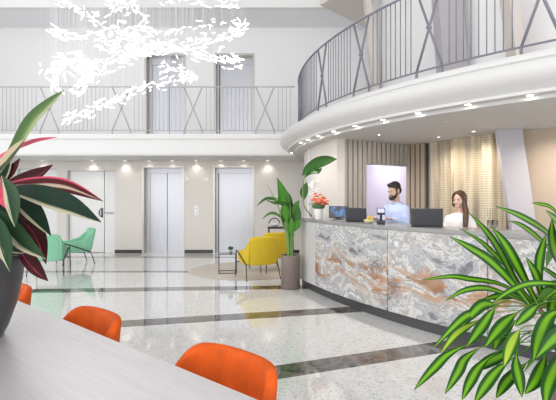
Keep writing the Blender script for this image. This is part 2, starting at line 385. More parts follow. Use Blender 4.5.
# the curved gallery on the right
GC, GR = (7.5, 9.6), 7.06
A0, A1 = 160, 262
prof = [(GR - .10, Z2), (GR + .07, Z2), (GR + .075, Z2 - .03), (GR + .10, Z2 - .035), (GR + .105, Z2 - .07), (GR + .17, Z2 - .085), (GR + .29, Z2 - .13), (GR + .37, Z2 - .165), (GR + .40, Z2 - .215),
        (GR + .395, Z2 - .265), (GR + .36, Z2 - .315), (GR + .31, Z2 - .355), (GR + .265, Z2 - .385), (GR + .235, Z2 - .41), (GR + .23, ZS + .04), (GR + .10, ZS + .04), (GR + .10, ZS + .01), (GR - .10, ZS + .01)]
struct(MB().sweep(GC, prof, A0, A1, 120).build('balcony_curved', fascia_m, smooth=35))
fan = MB()
ring = [ap(GC, GR + .1, A0 + (A1 - A0) * i / 60, 0) for i in range(61)]
pts = ring + [Vector((9, 2.6, 0)), Vector((9, 12.2, 0)), Vector((.85, 12.2, 0))]
k_ = len(pts)
fan.add([(p.x, p.y, ZS) for p in pts] + [(p.x, p.y, Z2 - .005) for p in pts], [tuple(range(k_)), tuple(range(k_, 2*k_))] + [(i, (i+1) % k_, k_+(i+1) % k_, k_+i) for i in range(k_)])
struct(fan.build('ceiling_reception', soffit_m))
# gallery wall upstairs and its leaning pillars
gw = MB().arc(GC, 5.25, 5.4, 165, 262, Z2, ZC, 60)
struct(gw.build('wall_gallery', mat('gallery_paint', (.80, .79, .79), .6), smooth=35))

def lean(name, px0, py0, px1, py1, D, wpx, z0, z1, m, depth=.2, label=None):
    """pillar of rectangular section whose axis passes through two points at the same distance"""
    a, b = P(px0, py0, D), P(px1, py1, D); d = (b - a) / (b.z - a.z)
    p0 = a + d * (z0 - a.z); p1 = a + d * (z1 - a.z); hw = wpx / F * D / 2
    vs = []
    for p in (p0, p1): vs += [p + Vector((-hw, -depth/2, 0)), p + Vector((hw, -depth/2, 0)), p + Vector((hw, depth/2, 0)), p + Vector((-hw, depth/2, 0))]
    return struct(MB().add(vs, [(0,1,2,3),(4,5,6,7),(0,1,5,4),(1,2,6,5),(2,3,7,6),(3,0,4,7)]).build(name, m), label)
beige = mat('beige_pillar', (.64, .585, .53), .5)
lean('column_1', 508.5, 132, 519.5, 205, 6.38, 25, 0, ZS, mat('lilac_white', (.52, .505, .55), .5), .08, 'leaning white pillar in front of the gold curtain behind the desk')
lean('column_2', 509, 0, 515, 52, ray_arc(GC, 5.4, 515)[1].y - .25, 9, Z2, ZC, beige, .25, 'slim leaning beige pillar on the gallery at far right')
lean('column_3', 447, 0, 451, 58, ray_arc(GC, 5.4, 450)[1].y - .3, 24, Z2, ZC, mat('grey_pillar', (.42, .40, .43), .5), .3, 'broad leaning grey pillar on the gallery')
lean('column_4', 369, 20, 374, 78, 9.2, 6, Z2, ZC, beige, .2, 'slim leaning beige pillar near the middle of the gallery')

# ---------------------------------------------------------------- reception back walls
WC, WRm = GC, 6.93
a_px = lambda px, R: ray_arc(GC, R, px)[0]
cw0, cw1 = 172.0, a_px(337, WRm)
struct(MB().arc(GC, WRm - .14, WRm, cw0, cw1, 0, ZS, 40).build('wall_curved', warm, smooth=35))
cwe = ap(GC, WRm - .07, cw1, 0)
A = Vector((cwe.x + .02, cwe.y + .05, 0)); B = Vector((2.36, 8.26, 0)); Cc = Vector((2.62, 7.96, 0))
slat_back = mat('slat_backing', (.17, .155, .14), .7); slat_m = mat('taupe_slats', (.50, .465, .42), .55, noise=(4, .06, (8, 8, .6)))
def slat_wall(name, a, b, z0, z1, pitch=.105, both=True, m=None):
    d = b - a; l = d.length; d.normalize(); n = Vector((d.y, -d.x, 0))
    M = Matrix(((d.x, n.x, 0, a.x), (d.y, n.y, 0, a.y), (0, 0, 1, 0), (0, 0, 0, 1)))
    bk = MB().box(0, l, -.08, 0, z0, z1, M); nn = max(1, int(l / pitch))
    sl_ = MB()
    for i in range(nn): sl_.box((i + .14) * l / nn, (i + .86) * l / nn, 0, .035, z0, z1, M)
    o = struct(bk.build(name, slat_back)); sl_.build('slats', m or slat_m, o); return o
dl = (B - A)
Aopen = A + dl * .345; zdr = 2.03
slat_wall('wall_slats', A, Aopen, 0, ZS)
slat_wall('wall_slats_header', Aopen + dl * .002, B, zdr, ZS)
warm_lit_slat = mat('warm_lit_slats', (.46, .37, .28), .5)  # same slats, with the warm light on them put into the colour
slat_wall('wall_slats_corner', B, Cc, 0, ZS, .09, m=warm_lit_slat)
# small bright room behind the opening
dn = Vector((-dl.y, dl.x, 0)).normalized(); dd = dl.normalized()
M = Matrix(((dd.x, dn.x, 0, Aopen.x), (dd.y, dn.y, 0, Aopen.y), (0, 0, 1, 0), (0, 0, 0, 1)))
wl = (B - Aopen).length
lav = mat('lavender_paint', (.74, .70, .80), .6)
rm = MB(); rm.box(-.1, wl + .3, 1.4, 1.5, 0, ZS, M); rm.box(wl + .24, wl + .3, .09, 1.4, 0, ZS, M)
struct(rm.build('wall_back_office', lav))
struct(MB().box(-.1, -.04, .09, 1.4, 0, ZS, M).box(-.04, .62, 1.30, 1.395, 0, ZS, M).build('wall_office_return', mat('office_white', (.86, .85, .88), .6)))
def spot(name, loc, tgt, power, ang, col=(1, .9, .76), parent=None, blend=.6, r=.04):
    l = bpy.data.lights.new(name, 'SPOT'); l.energy = power; l.spot_size = math.radians(ang); l.spot_blend = 1.0 if ang > 120 else blend; l.color = col; l.shadow_soft_size = r
    o = bpy.data.objects.new(name, l); COL.objects.link(o)
    o.rotation_euler = (Vector(tgt) - Vector(loc)).to_track_quat('-Z', 'Y').to_euler()
    if parent: o.parent = parent; o.location = Vector(loc) - parent.location
    else: o.location = loc
    return o
def downlight(x, y, z, label, power, tgt=None, ang=80, col=(1, .93, .84), r=.05, group=None, glow=None):
    t = thing('downlight', label, 'ceiling light', (x, y, z), 0, group)
    MB().lathe([(r * .78, -.002), (r * 1.15, -.004), (r * 1.25, .0), (r * .78, .004)], 20, close=True).build('trim_ring', trimw, t, True)
    MB().lathe([(.001, -.001), (r * .78, -.001), (r * .78, .003), (.001, .003)], 20).build('lens', glow or lampglow, t)
    if power: spot('downlight_beam', (x, y, z - .02), tgt or (x, y, 0), power, ang, col, t)
    return t
pO = M @ Vector((.75, .65, 0))
lp = bpy.data.lights.new('office_fill_light', 'AREA'); lp.size = .6; lp.energy = 5; lp.color = (.95, .93, 1)
op = thing('office_fill_panel', 'added unseen light panel on the ceiling of the room behind the desk', 'ceiling light', (pO.x, pO.y, ZS - .004))  # unseen panel, added to brighten the room behind the opening
MB().box(-.3, .3, -.3, .3, -.004, 0).build('diffuser', mat('panel_glow', (1, 1, 1), .5, emit=(.95, .93, 1), estr=3), op)
lo = bpy.data.objects.new('office_fill_light', lp); lo.parent = op; lo.location = (0, 0, -.03); COL.objects.link(lo)
# bead curtains
cm = curtain_material()
def curtain(name, pts, label, m, amp=.055, wl_=.26):
    mb = MB(); path = []
    for i in range(len(pts) - 1):
        a, b = Vector((*pts[i], 0)), Vector((*pts[i+1], 0)); n = int((b - a).length / .02)
        for k in range(n): path.append(a.lerp(b, k / n))
    path.append(Vector((*pts[-1], 0)))
    vs = []; uv = []; s_ = 0; zz = [.02 + (ZS - .02) * i / 6 for i in range(7)]
    for side in (0, 1):
        s_ = 0
        for i, p in enumerate(path):
            t = (path[min(i+1, len(path)-1)] - path[max(i-1, 0)]).normalized(); nrm = Vector((t.y, -t.x, 0))
            if i: s_ += (p - path[i-1]).length
            o = amp * (math.sin(2*PI*s_/wl_ + 1.3*math.sin(s_*3.1)) + .4*math.sin(2*PI*s_/(wl_*.43) + 1))
            for z in zz:
                vs.append(p + nrm * (o - side * .006) + Vector((0, 0, z))); uv.append((s_, z))
    nz = len(zz); n = len(path); fs = []
    for side in (0, 1):
        for i in range(n - 1):
            for j in range(nz - 1):
                q = [side*n*nz + i*nz + j, side*n*nz + (i+1)*nz + j, side*n*nz + (i+1)*nz + j + 1, side*n*nz + i*nz + j + 1]
                fs.append(q)
    for i in range(n - 1):
        for j in (0, nz - 1): fs.append([i*nz+j, (i+1)*nz+j, n*nz+(i+1)*nz+j, n*nz+i*nz+j])
    for j in range(nz - 1):
        for i in (0, n-1): fs.append([i*nz+j, i*nz+j+1, n*nz+i*nz+j+1, n*nz+i*nz+j])
    o = mb.add(vs, fs, uv).build(name, m, smooth=60)
    return tag(o, label, 'curtain')
curtain('bead_curtain', [(2.68, 7.86), (3.2, 6.72), (3.42, 6.52)], 'gold bead curtain in loose folds behind the woman at the desk', cm)
curtain('bead_curtain', [(3.86, 6.22), (5.6, 5.0)], 'gold bead curtain at the right edge, right of the plain beige panel', cm, .03, .16)
struct(MB().add([(3.28, 6.62, 0), (3.92, 6.14, 0), (3.95, 6.2, 0), (3.31, 6.68, 0)] + [(3.28, 6.62, ZS), (3.92, 6.14, ZS), (3.95, 6.2, ZS), (3.31, 6.68, ZS)],
   [(0,1,2,3),(4,5,6,7),(0,1,5,4),(1,2,6,5),(2,3,7,6),(3,0,4,7)]).build('wall_beige_panel', mat('beige_panel', (.50, .40, .31), .6)))
struct(MB().add([(2.75, 8.1, 0), (3.4, 6.85, 0), (6, 5.0, 0), (6.1, 5.2, 0), (3.5, 7.0, 0), (2.85, 8.2, 0)] + [(2.75, 8.1, ZS), (3.4, 6.85, ZS), (6, 5.0, ZS), (6.1, 5.2, ZS), (3.5, 7.0, ZS), (2.85, 8.2, ZS)],
   [(0,1,2,3,4,5),(6,7,8,9,10,11)] + [(i, (i+1) % 6, 6+(i+1) % 6, 6+i) for i in range(6)]).build('wall_reception', mat('reception_wall', (.55, .45, .33), .6)))

# ---------------------------------------------------------------- downlights
names = [(42, 'above the pier left of the white double door'), (92, 'above the white double door'), (124.6, 'above the pier right of the white double door'), (149, 'above the left half of the two-panel lift'), (172, 'above the right half of the two-panel lift'),
         (196, 'above the pier between the two lifts'), (220.6, 'above the left side of the single-panel lift'), (243.7, 'above the right side of the single-panel lift'), (267.5, 'above the wall right of the lifts')]
for px, w_ in names:
    y_ = YB - .11
    downlight((px - 278) / F * y_, y_, ZS - .001, 'recessed downlight in the low ceiling ' + w_, 4, ((px - 278) / F * y_, y_ + .02, .5), 125, glow=mat('soft_glow', (1, 1, 1), .5, emit=(1, .94, .85), estr=2.5))
ords = ['first', 'second', 'third', 'fourth', 'fifth', 'sixth', 'seventh', 'eighth', 'ninth', 'tenth', 'eleventh', 'twelfth']
for i, px in enumerate((296.5, 301, 308, 318, 333.6, 355, 383, 418, 468, 530)):
    p = ray_arc(GC, GR + .155, px)[1] if px > 300 else ap(GC, GR + .155, 176 if px < 298 else 181, 0)
    ang, _ = (math.degrees(math.atan2(p.y - GC[1], p.x - GC[0])) % 360, 0)
    tg = ap(GC, WRm, ang, .6)
    downlight(p.x, p.y, ZS + .039, 'recessed spotlight under the curved gallery edge, %s from its far left end' % ords[i], 9, (p.x, p.y, 0), 100, r=.04, glow=mat('warm_glow', (1, 1, 1), .5, emit=(1, .92, .78), estr=14))
for i, (x, y, tx, ty, wds) in enumerate([(2.55, 7.15, 2.95, 7.35, 'in front of the left end of the gold curtain'), (2.85, 6.55, 3.15, 6.85, 'in front of the gold curtain behind the woman'), (3.62, 5.72, 3.75, 6.2, 'in front of the plain beige panel'), (3.95, 5.5, 4.3, 5.9, 'near the right edge of the low ceiling'),
                              (1.55, 6.9, 1.5, 7.7, 'in front of the slatted wall')]):
    downlight(x, y, ZS - .001, 'small recessed downlight ' + wds, 24 if i < 4 else 8, (tx, ty, .9), 125, (1, .90, .77) if i < 4 else (1, .93, .85), r=.024)
downlight(*P(447, 121.5, .97 * F / 76.5)[:2], ZS - .001, 'tiny unlit fitting on the low ceiling above the desk', 0, r=.03, glow=trimw)

# ---------------------------------------------------------------- railings
def joint_disc(mb, c, nrm, r=.03):
    n = nrm.normalized(); mb.tube([c - n * .02, c + n * .02], r, 10)
def railing(root, path_fn, length, xs_, m, pitch=.09, z0=Z2 + .012, zb=3.0, zt=4.0, half=.21, rb=.0065):
    """path_fn(s) -> point on plan; xs_: centres of the crossed panels along s"""
    N = max(2, int(length / .15))
    for nm, z, r in (('top_rail', zt, .016), ('bottom_rail', zb, .012)):
        MB().tube([path_fn(length * i / N) + Vector((0, 0, z)) for i in range(N + 1)], r, 8).build(nm, m, root, True)
    s_ = 0; posts = []; bal = []
    cuts = sorted(xs_)
    for c in cuts: posts += [c - half, c + half]
    marks = [0] + [v for c in cuts for v in (c - half, c + half)] + [length]
    for a, b in zip(marks[0::2], marks[1::2]):
        n = int(round((b - a) / pitch))
        for i in range(1, n): bal.append(a + (b - a) * i / n)
    for s_ in bal:
        p = path_fn(s_); MB().tube([p + Vector((0, 0, zb)), p + Vector((0, 0, zt))], rb, 6).build('baluster', m, root, True)
    for c in cuts:
        a, b, q = path_fn(c - half), path_fn(c + half), path_fn(c)
        MB().tube([a + Vector((0, 0, zb)), b + Vector((0, 0, zt))], .016, 8).build('cross_bar', m, root, True)
        MB().tube([b + Vector((0, 0, zb)), a + Vector((0, 0, zt))], .016, 8).build('cross_bar', m, root, True)
        mb = MB(); joint_disc(mb, q + Vector((0, 0, (zb + zt) / 2)), Vector((b.y - a.y, a.x - b.x, 0)), .028); mb.build('joint_disc', m, root, True)
        for p in (a, b): MB().tube([p + Vector((0, 0, z0 - .01)), p + Vector((0, 0, zb))], .017, 8).build('foot_post', m, root, True)
backr = thing('balcony_railing', 'straight grey bar railing with crossed panels along the back balcony', 'railing', (0, 0, 0))
x0_ = -7.4
railing(backr, lambda s: Vector((x0_ + s, YR + .02, 0)), 7.78, [((px - 278) / F * YR) - x0_ for px in (-24, 49, 121, 193, 265)], rail_m, pitch=.093)
curvr = thing('balcony_railing', 'curved grey bar railing with crossed panels along the gallery above the desk', 'railing', (0, 0, 0))
ra0 = 175.2; ra1 = 236
def rp(s): return ap(GC, GR, ra0 + math.degrees(s / GR), 0)
s_of = lambda px: math.radians(ray_arc(GC, GR, px)[0] - ra0) * GR
railing(curvr, rp, math.radians(ra1 - ra0) * GR, [s_of(322), s_of(361), s_of(429), s_of(541)], rail_d, pitch=.088, half=.18)

# ---------------------------------------------------------------- reception counter
KC, KR = circle3((.42, 7.25), (1.262, 5.35), (2.40, 3.86)); KH = 1.125
def kang(px, R=None): return ray_arc(KC, R or KR, px)[0]
k0 = kang(299.4); k1, k2, k3 = kang(315.5), kang(388), kang(488); kE = k3 + 9
stone = mat('grey_quartz', (.30, .295, .29), .25, noise=(6, .12))
endm = mat('grey_laminate', (.56, .55, .54), .4)
desk = thing('reception_desk', 'long curved reception desk clad in swirling onyx marble with grey top', 'reception desk', (0, 0, 0))
MB().arc(KC, KR - .46, KR - .02, k0, kE, .13, KH - .045, 60).build('carcass', endm, desk, 35)
MB().arc(KC, KR - .44, KR - .045, k0 + .05, kE, 0, .13, 60).build('plinth', mat('dark_plinth', (.055, .055, .06), .4), desk, 35)
MB().arc(KC, KR - .50, KR + .014, k0 - .05, kE, KH - .045, KH, 60).build('worktop', stone, desk, 35)
MB().arc(KC, KR - .02, KR + .002, k0, k1 - .03, .125, KH - .05, 10).build('end_panel', endm, desk, 35)
for i, (a, b) in enumerate(((k1 + .03, k2 - .04), (k2 + .04, k3 - .04), (k3 + .04, kE))):
    MB().arc(KC, KR - .02, KR + .006, a, b, .125, KH - .05, 30).build('marble_panel', marble_material((0.2, 3.1, 6.4)[i]), desk, 35)
MB().arc(KC, KR - 1.02, KR - .52, k0 + 8, k0 + 8.6, 0, .72, 4).build('inner_panel', endm, desk, 35)
def on_desk(px, back, z=KH): 
    p = ray_arc(KC, KR - back, px)[1]; p.z = z; return p

#PART2
# ---------------------------------------------------------------- people
def solid(mb, voxel, name, m, parent, smooth_it=4):
    """fuse the overlapping volumes collected in mb into one continuous skin"""
    me = bpy.data.meshes.new(name); me.from_pydata([tuple(v) for v in mb.v], [], mb.f)
    bm = bmesh.new(); bm.from_mesh(me); bmesh.ops.recalc_face_normals(bm, faces=bm.faces); bm.to_mesh(me); bm.free()
    t = bpy.data.objects.new(name, me); COL.objects.link(t)
    r = t.modifiers.new('r', 'REMESH'); r.mode = 'VOXEL'; r.voxel_size = voxel
    s_ = t.modifiers.new('s', 'SMOOTH'); s_.factor = .5; s_.iterations = smooth_it
    dg = bpy.context.evaluated_depsgraph_get(); me2 = bpy.data.meshes.new_from_object(t.evaluated_get(dg))
    bpy.data.objects.remove(t); me2.name = name; me2.materials.clear(); me2.materials.append(m)
    for p in me2.polygons: p.use_smooth = True
    o = bpy.data.objects.new(name, me2); COL.objects.link(o); o.parent = parent; return o
def limb(mb, pts, rs, n=12):
    pts = [Vector(p) for p in pts]
    mb.tube(pts, rs, n)
    for p, r in zip(pts, rs): mb.ell(p, (r, r, r), n, 8)
def torso(mb, rings, n=20):
    vs = []; fs = []
    for (cx, cy, z, rx, ry) in rings:
        for k in range(n):
            a = 2*PI*k/n; ca, sa = math.cos(a), math.sin(a)
            vs.append((cx + rx*math.copysign(abs(ca)**.85, ca), cy + ry*math.copysign(abs(sa)**.85, sa), z))
    m = len(rings)
    for i in range(m-1):
        for k in range(n): fs.append((i*n+k, i*n+(k+1) % n, (i+1)*n+(k+1) % n, (i+1)*n+k))
    fs += [tuple(range(n))[::-1], tuple(range((m-1)*n, m*n))]
    mb.add(vs, fs)
skin_m = mat('skin', (.62, .40, .29), .5); skin_w = mat('skin_light', (.70, .46, .36), .5)
hair_d = mat('dark_hair', (.018, .013, .010), .5, noise=(60, .4, (8, 8, 1))); hair_b = mat('brown_hair', (.085, .040, .022), .42, noise=(60, .35, (10, 10, 1)))
eye_w = mat('eye_white', (.75, .74, .72), .3); eye_d = mat('eye_dark', (.02, .012, .01), .2); lip = mat('lips', (.50, .20, .17), .5)
blue_shirt = mat('pale_blue_shirt', (.50, .58, .82), .75, noise=(9, .06), bump=(22, .25)); white_tee = mat('white_tee', (.82, .78, .76), .8, bump=(20, .2))
trouser = mat('dark_trousers', (.03, .032, .05), .8); shoe_m = mat('black_shoes', (.015, .015, .015), .4)
def person(label, loc, rz, sc, male, head_yaw, head_pitch):
    t = thing('person', label, 'person', loc, rz); t.scale = (sc, sc, sc)
    sk = skin_m if male else skin_w
    sw = .172 if male else .150                      # shoulder half width
    b = MB()
    torso(b, [(0, 0, .80, .14, .10), (0, 0, .92, .165, .115), (0, .0, 1.05, .135 if not male else .150, .10), (0, -.005, 1.20, .155 if not male else .172, .112), (0, 0, 1.34, .165 if not male else .185, .108), (0, .008, 1.43, .12, .075), (0, .012, 1.47, .06, .055)])
    limb(b, [(0, .012, 1.42), (0, .0, 1.56)], [.058 if male else .047, .053 if male else .043])
    HM = Matrix.Translation((0, -.012, 1.565)) @ Euler((head_pitch, 0, head_yaw), 'XYZ').to_matrix().to_4x4()
    hp_ = lambda x, y, z: HM @ Vector((x, y, z)); HR = HM.to_3x3()
    jw = .060 if male else .052
    b.ell(hp_(0, .012, .115), (.074, .094, .096), 20, 14, HR)           # skull
    b.ell(hp_(0, -.022, .055), (.062, .070, .082), 18, 12, HR)          # face
    b.ell(hp_(0, -.040, .002), (jw * .75, .045, .034), 14, 10, HR)      # jaw
    b.ell(hp_(0, -.080, -.008), (.022, .016, .018), 10, 8, HR)          # chin
    limb(b, [hp_(0, -.088, .078), hp_(0, -.106, .046)], [.010, .015])   # nose
    for sx in (-1, 1):
        b.ell(hp_(sx * .074, .012, .062), (.010, .020, .032), 10, 8, HR)  # ears
        b.ell(hp_(sx * .034, -.070, .044), (.022, .018, .018), 10, 8, HR) # cheeks
        b.ell(hp_(sx * .030, -.078, .092), (.026, .014, .010), 10, 8, HR) # brows
    b.ell(hp_(0, -.090, .022), (.024, .010, .011), 10, 8, HR)           # mouth
    arms = {}
    for sx in (-1, 1):
        sh = Vector((sx * sw, .0, 1.372)); el = Vector((sx * (sw + .055), -.035, 1.14)); wr = Vector((sx * .15, -.26, 1.150 / sc * 1.0))
        wr.z = (KH + .045 if male else .96) / sc; arms[sx] = (sh, el, wr)
        limb(b, [sh, sh.lerp(el, .5), el, el.lerp(wr, .4), wr], [.054, .048, .041, .038, .027] if male else [.044, .040, .034, .032, .023])
        f = (wr - el).normalized(); f.z *= .2; f.normalize(); side = Vector((-f.y, f.x, 0)).normalized(); up = Vector((0, 0, 1))
        b.ell(wr + f * .05 - up * .008, (.042, .050, .018), 14, 10, Matrix((side, f, up)).transposed())
        for q, (o_, ln) in enumerate(((-.030, .062), (-.010, .074), (.011, .070), (.030, .055))):
            p0 = wr + f * .078 + side * o_; limb(b, [p0, p0 + f * ln * .45 + up * .006, p0 + f * ln * .8 - up * .004, p0 + f * ln - up * .016], [.010, .0095, .009, .0075], 8)
        p0 = wr + f * .028 - side * sx * -.034; limb(b, [p0, p0 + f * .03 - side * sx * -.026, p0 + f * .058 - side * sx * -.034 - up * .008], [.013, .011, .009], 8)
        hpx = Vector((sx * .092, 0, .86)); kn = Vector((sx * .095, -.02, .48)); an = Vector((sx * .095, .02, .09))
        limb(b, [hpx, hpx.lerp(kn, .5), kn, kn.lerp(an, .35), an], [.088, .074, .054, .052, .036])
        limb(b, [an, Vector((sx * .10, -.05, .045)), Vector((sx * .105, -.13, .03))], [.036, .034, .026])
    body = solid(b, .0075, 'body', sk, t, 3)
    # clothes
    c = MB(); g = .014
    torso(c, [(0, 0, .80, .165+g, .118+g), (0, 0, .93, .168+g, .12+g), (0, 0, 1.05, .150+g, .108+g), (0, -.005, 1.20, .165+g if male else .155+g, .115+g), (0, 0, 1.34, .185+g if male else .165+g, .110+g), (0, .008, 1.43, .125+g, .078+g), (0, .012, 1.462, .070, .066)])
    for sx in (-1, 1):
        sh, el, wr = arms[sx]
        if male: limb(c, [sh, sh.lerp(el, .5), el, el.lerp(wr, .45), el.lerp(wr, .93)], [.064, .062, .056, .053, .042])
        else: limb(c, [sh, sh.lerp(el, .3), sh.lerp(el, .58)], [.056, .055, .055])
    shirt = solid(c, .011, 'shirt' if male else 'tee_shirt', blue_shirt if male else white_tee, t, 5)
    if male:
        k = MB()                                           # shirt collar
        for s_ in (0, 1):
            k.lathe([(.060, 1.440), (.086, 1.430), (.078, 1.474), (.066, 1.478)], 20, (0, .006, 0), close=True); break
        k.build('collar', blue_shirt, shirt, True)
    tr = MB()
    torso(tr, [(0, 0, .78, .17, .122), (0, 0, .90, .175, .125), (0, 0, .955, .166, .118)])
    for sx in (-1, 1): limb(tr, [(sx*.092, 0, .86), (sx*.095, -.012, .67), (sx*.095, -.02, .48), (sx*.095, .01, .28), (sx*.095, .02, .12)], [.098, .086, .068, .062, .055])
    solid(tr, .011, 'trousers', trouser, t, 5)
    for sx in (-1, 1):
        s2 = MB(); s2.ell((sx*.10, -.045, .042), (.050, .135, .042), 16, 10); s2.rbox(sx*.10-.045, sx*.10+.045, -.165, .075, 0, .02, .006); s2.build('shoe', shoe_m, t, True)
    # hair
    h = MB()
    if male:
        h.ell(hp_(0, .022, .136), (.080, .098, .084), 20, 14, HR); h.ell(hp_(0, .060, .080), (.070, .058, .075), 16, 12, HR); h.ell(hp_(0, -.050, .182), (.060, .046, .030), 14, 10, HR)
        for sx in (-1, 1): limb(h, [hp_(sx*.070, -.008, .125), hp_(sx*.070, -.016, .075), hp_(sx*.066, -.020, .038)], [.014, .011, .011])
        hair = solid(h, .008, 'hair', hair_d, t, 3)
        bd = MB()
        path = [hp_(sx * a, y, z) for sx, a, y, z in ((-1, .068, -.018, .040), (-1, .058, -.050, .008), (-1, .036, -.078, -.014), (1, 0, -.092, -.020), (1, .036, -.078, -.014), (1, .058, -.050, .008), (1, .068, -.018, .040))]
        limb(bd, path, [.012, .020, .023, .026, .023, .020, .012])
        limb(bd, [hp_(-.034, -.080, .012), hp_(-.020, -.096, .036), hp_(0, -.100, .038), hp_(.020, -.096, .036), hp_(.034, -.080, .012)], [.010, .008, .008, .008, .010])
        bd.ell(hp_(0, -.070, -.022), (.040, .030, .028), 14, 10, HR)
        solid(bd, .007, 'beard', hair_d, t, 3)
    else:
        h.ell(hp_(0, .024, .128), (.084, .098, .090), 20, 14, HR)
        for sx in (-1, 1):
            limb(h, [hp_(sx*.012, -.060, .190), hp_(sx*.048, -.058, .165), hp_(sx*.074, -.030, .115), hp_(sx*.078, -.012, .060), hp_(sx*.080, -.006, .0)], [.018, .022, .022, .022, .024])
        limb(h, [hp_(0, .075, .12), hp_(0, .085, .03), (0, .085, 1.48), (0, .10, 1.34)], [.075, .070, .065, .040])
        # long lock falling forward over her left shoulder
        limb(h, [hp_(.072, -.002, .09), hp_(.082, -.01, .0), (.095, -.06, 1.50), (.10, -.125, 1.40), (.098, -.150, 1.28), (.09, -.150, 1.14)], [.030, .036, .040, .040, .036, .018])
        solid(h, .009, 'hair', hair_b, t, 4)
    for sx in (-1, 1):
        e = MB().ell(hp_(sx*.030, -.080, .072), (.011, .007, .0055), 12, 8, HR).build('eye', eye_w, t, True)
        MB().ell(hp_(sx*.030, -.0856, .072), (.0052, .003, .0052), 10, 6, HR).build('iris', eye_d, e, True)
        limb_b = MB(); limb_b.tube([hp_(sx*.014, -.092, .093), hp_(sx*.032, -.092, .098), hp_(sx*.050, -.080, .093)], [.004, .0045, .003], 6); limb_b.build('eyebrow', hair_d if male else hair_b, t, True)
    MB().ell(hp_(0, -.098, .021), (.021, .006, .007), 12, 8, HR).build('lips', lip, t, True)
    return t
pm = on_desk(396, .82, 0); pw = on_desk(459.5, .95, 0)
person('man with dark hair and full beard in pale blue shirt looking down behind the desk', pm, math.radians(-55), .945, True, math.radians(-8), math.radians(16))
person('young woman with long brown hair in white tee standing behind the desk', pw, math.radians(-30), .868, False, math.radians(-18), math.radians(3))

# ---------------------------------------------------------------- seating
def armchair(m, label, loc, rz, group=None):
    t = thing('armchair', label, 'armchair', loc, rz, group); t.scale = (.80, .84, 1)
    MB().rbox(-.29, .29, -.26, .30, .30, .43, .045, 4).build('seat_cushion', m, t, True)
    M_ = Matrix.Translation((0, -.27, .30)) @ Matrix.Rotation(math.radians(16), 4, 'X')
    bm = bmesh.new(); bmesh.ops.create_grid(bm, x_segments=8, y_segments=8, size=1)
    vs = []; fs = []
    n = 12
    for side in (0, 1):
        for i in range(n + 1):
            for j in range(n + 1):
                u = -1 + 2*i/n; v = j/n
                wdt = .32 + .03*v - .05*max(0, v-.6)
                z = v*.53 - .05*abs(u)**4*v - .02; y = .055*abs(u)**2.2 - (.075 if side else 0) * (1 - .35*max(0, v-.5))
                vs.append(M_ @ Vector((u*wdt, y, z)))
    q = (n+1)**2
    for side in (0, 1):
        for i in range(n):
            for j in range(n): fs.append([side*q + k for k in (i*(n+1)+j, (i+1)*(n+1)+j, (i+1)*(n+1)+j+1, i*(n+1)+j+1)])
    for k in range(n):
        for a, b in (((k)*(n+1), (k+1)*(n+1)), (k*(n+1)+n, (k+1)*(n+1)+n), (k, k+1), (n*(n+1)+k, n*(n+1)+k+1)): fs.append([a, b, q+b, q+a])
    bm.free()
    subsurf(MB().add(vs, fs).build('backrest', m, t, True), 1)
    for s_ in (-1, 1):
        pr = [(-.40, .70), (-.30, .67), (-.12, .555), (.10, .51), (.30, .49), (.345, .45), (.33, .34), (.25, .285), (-.24, .275), (-.31, .32)]
        vs = [];  k = len(pr)
        for dx in (0, .055):
            for y, z in pr: vs.append((s_*(.295 + dx + .02*(z-.3)), y, z))
        ob = MB().add(vs, [tuple(range(k)), tuple(range(k, 2*k))] + [(i, (i+1) % k, k+(i+1) % k, k+i) for i in range(k)]).build('armrest', m, t, True)
        bv = ob.modifiers.new('b', 'BEVEL'); bv.width = .02; bv.segments = 3; bv.limit_method = 'ANGLE'; bv.angle_limit = math.radians(50)
        MB().tube(spline([(s_*.385, .40, .008), (s_*.375, .355, .44), (s_*.372, .30, .47), (s_*.372, -.20, .30), (s_*.375, -.27, .27), (s_*.395, -.37, .008)], 5), .011, 8).build('leg_frame', blackmet, t, True)
    MB().tube([(-.375, .30, .285), (.375, .30, .285)], .010, 8).build('cross_rail', blackmet, t, True)
    MB().tube([(-.375, -.22, .282), (.375, -.22, .282)], .010, 8).build('cross_rail', blackmet, t, True)
    return t
yel = mat('mustard_upholstery', (.66, .47, .02), .75, noise=(6, .06), bump=(90, .1)); grn = mat('mint_upholstery', (.24, .56, .37), .7, noise=(6, .06), bump=(90, .1))
armchair(yel, 'mustard yellow armchair seen from behind, nearest the brown plant pot', ((257.5-278)/F*8.1, 8.1, .006), math.radians(24))
armchair(yel, 'mustard yellow armchair half hidden behind the other yellow one', ((270-278)/F*9.0, 9.0, .006), math.radians(24))
armchair(grn, 'mint green armchair turned away, nearer of the two green ones', ((49.5-278)/F*8.6, 8.6, 0), math.radians(14))
armchair(grn, 'mint green armchair facing left, by the white double door', ((76-278)/F*9.9, 9.9, 0), math.radians(128))
rug_c = Vector(((246-278)/F*9.05, 9.05, 0))
rug = MB().lathe([(.001, .0005), (1.12, .0005), (1.13, .003), (1.12, .006), (.001, .006)], 64, rug_c).build('rug', mat('beige_rug', (.66, .605, .54), .9, noise=(25, .08)))
tag(rug, 'round flat beige rug under the yellow armchairs', 'rug')
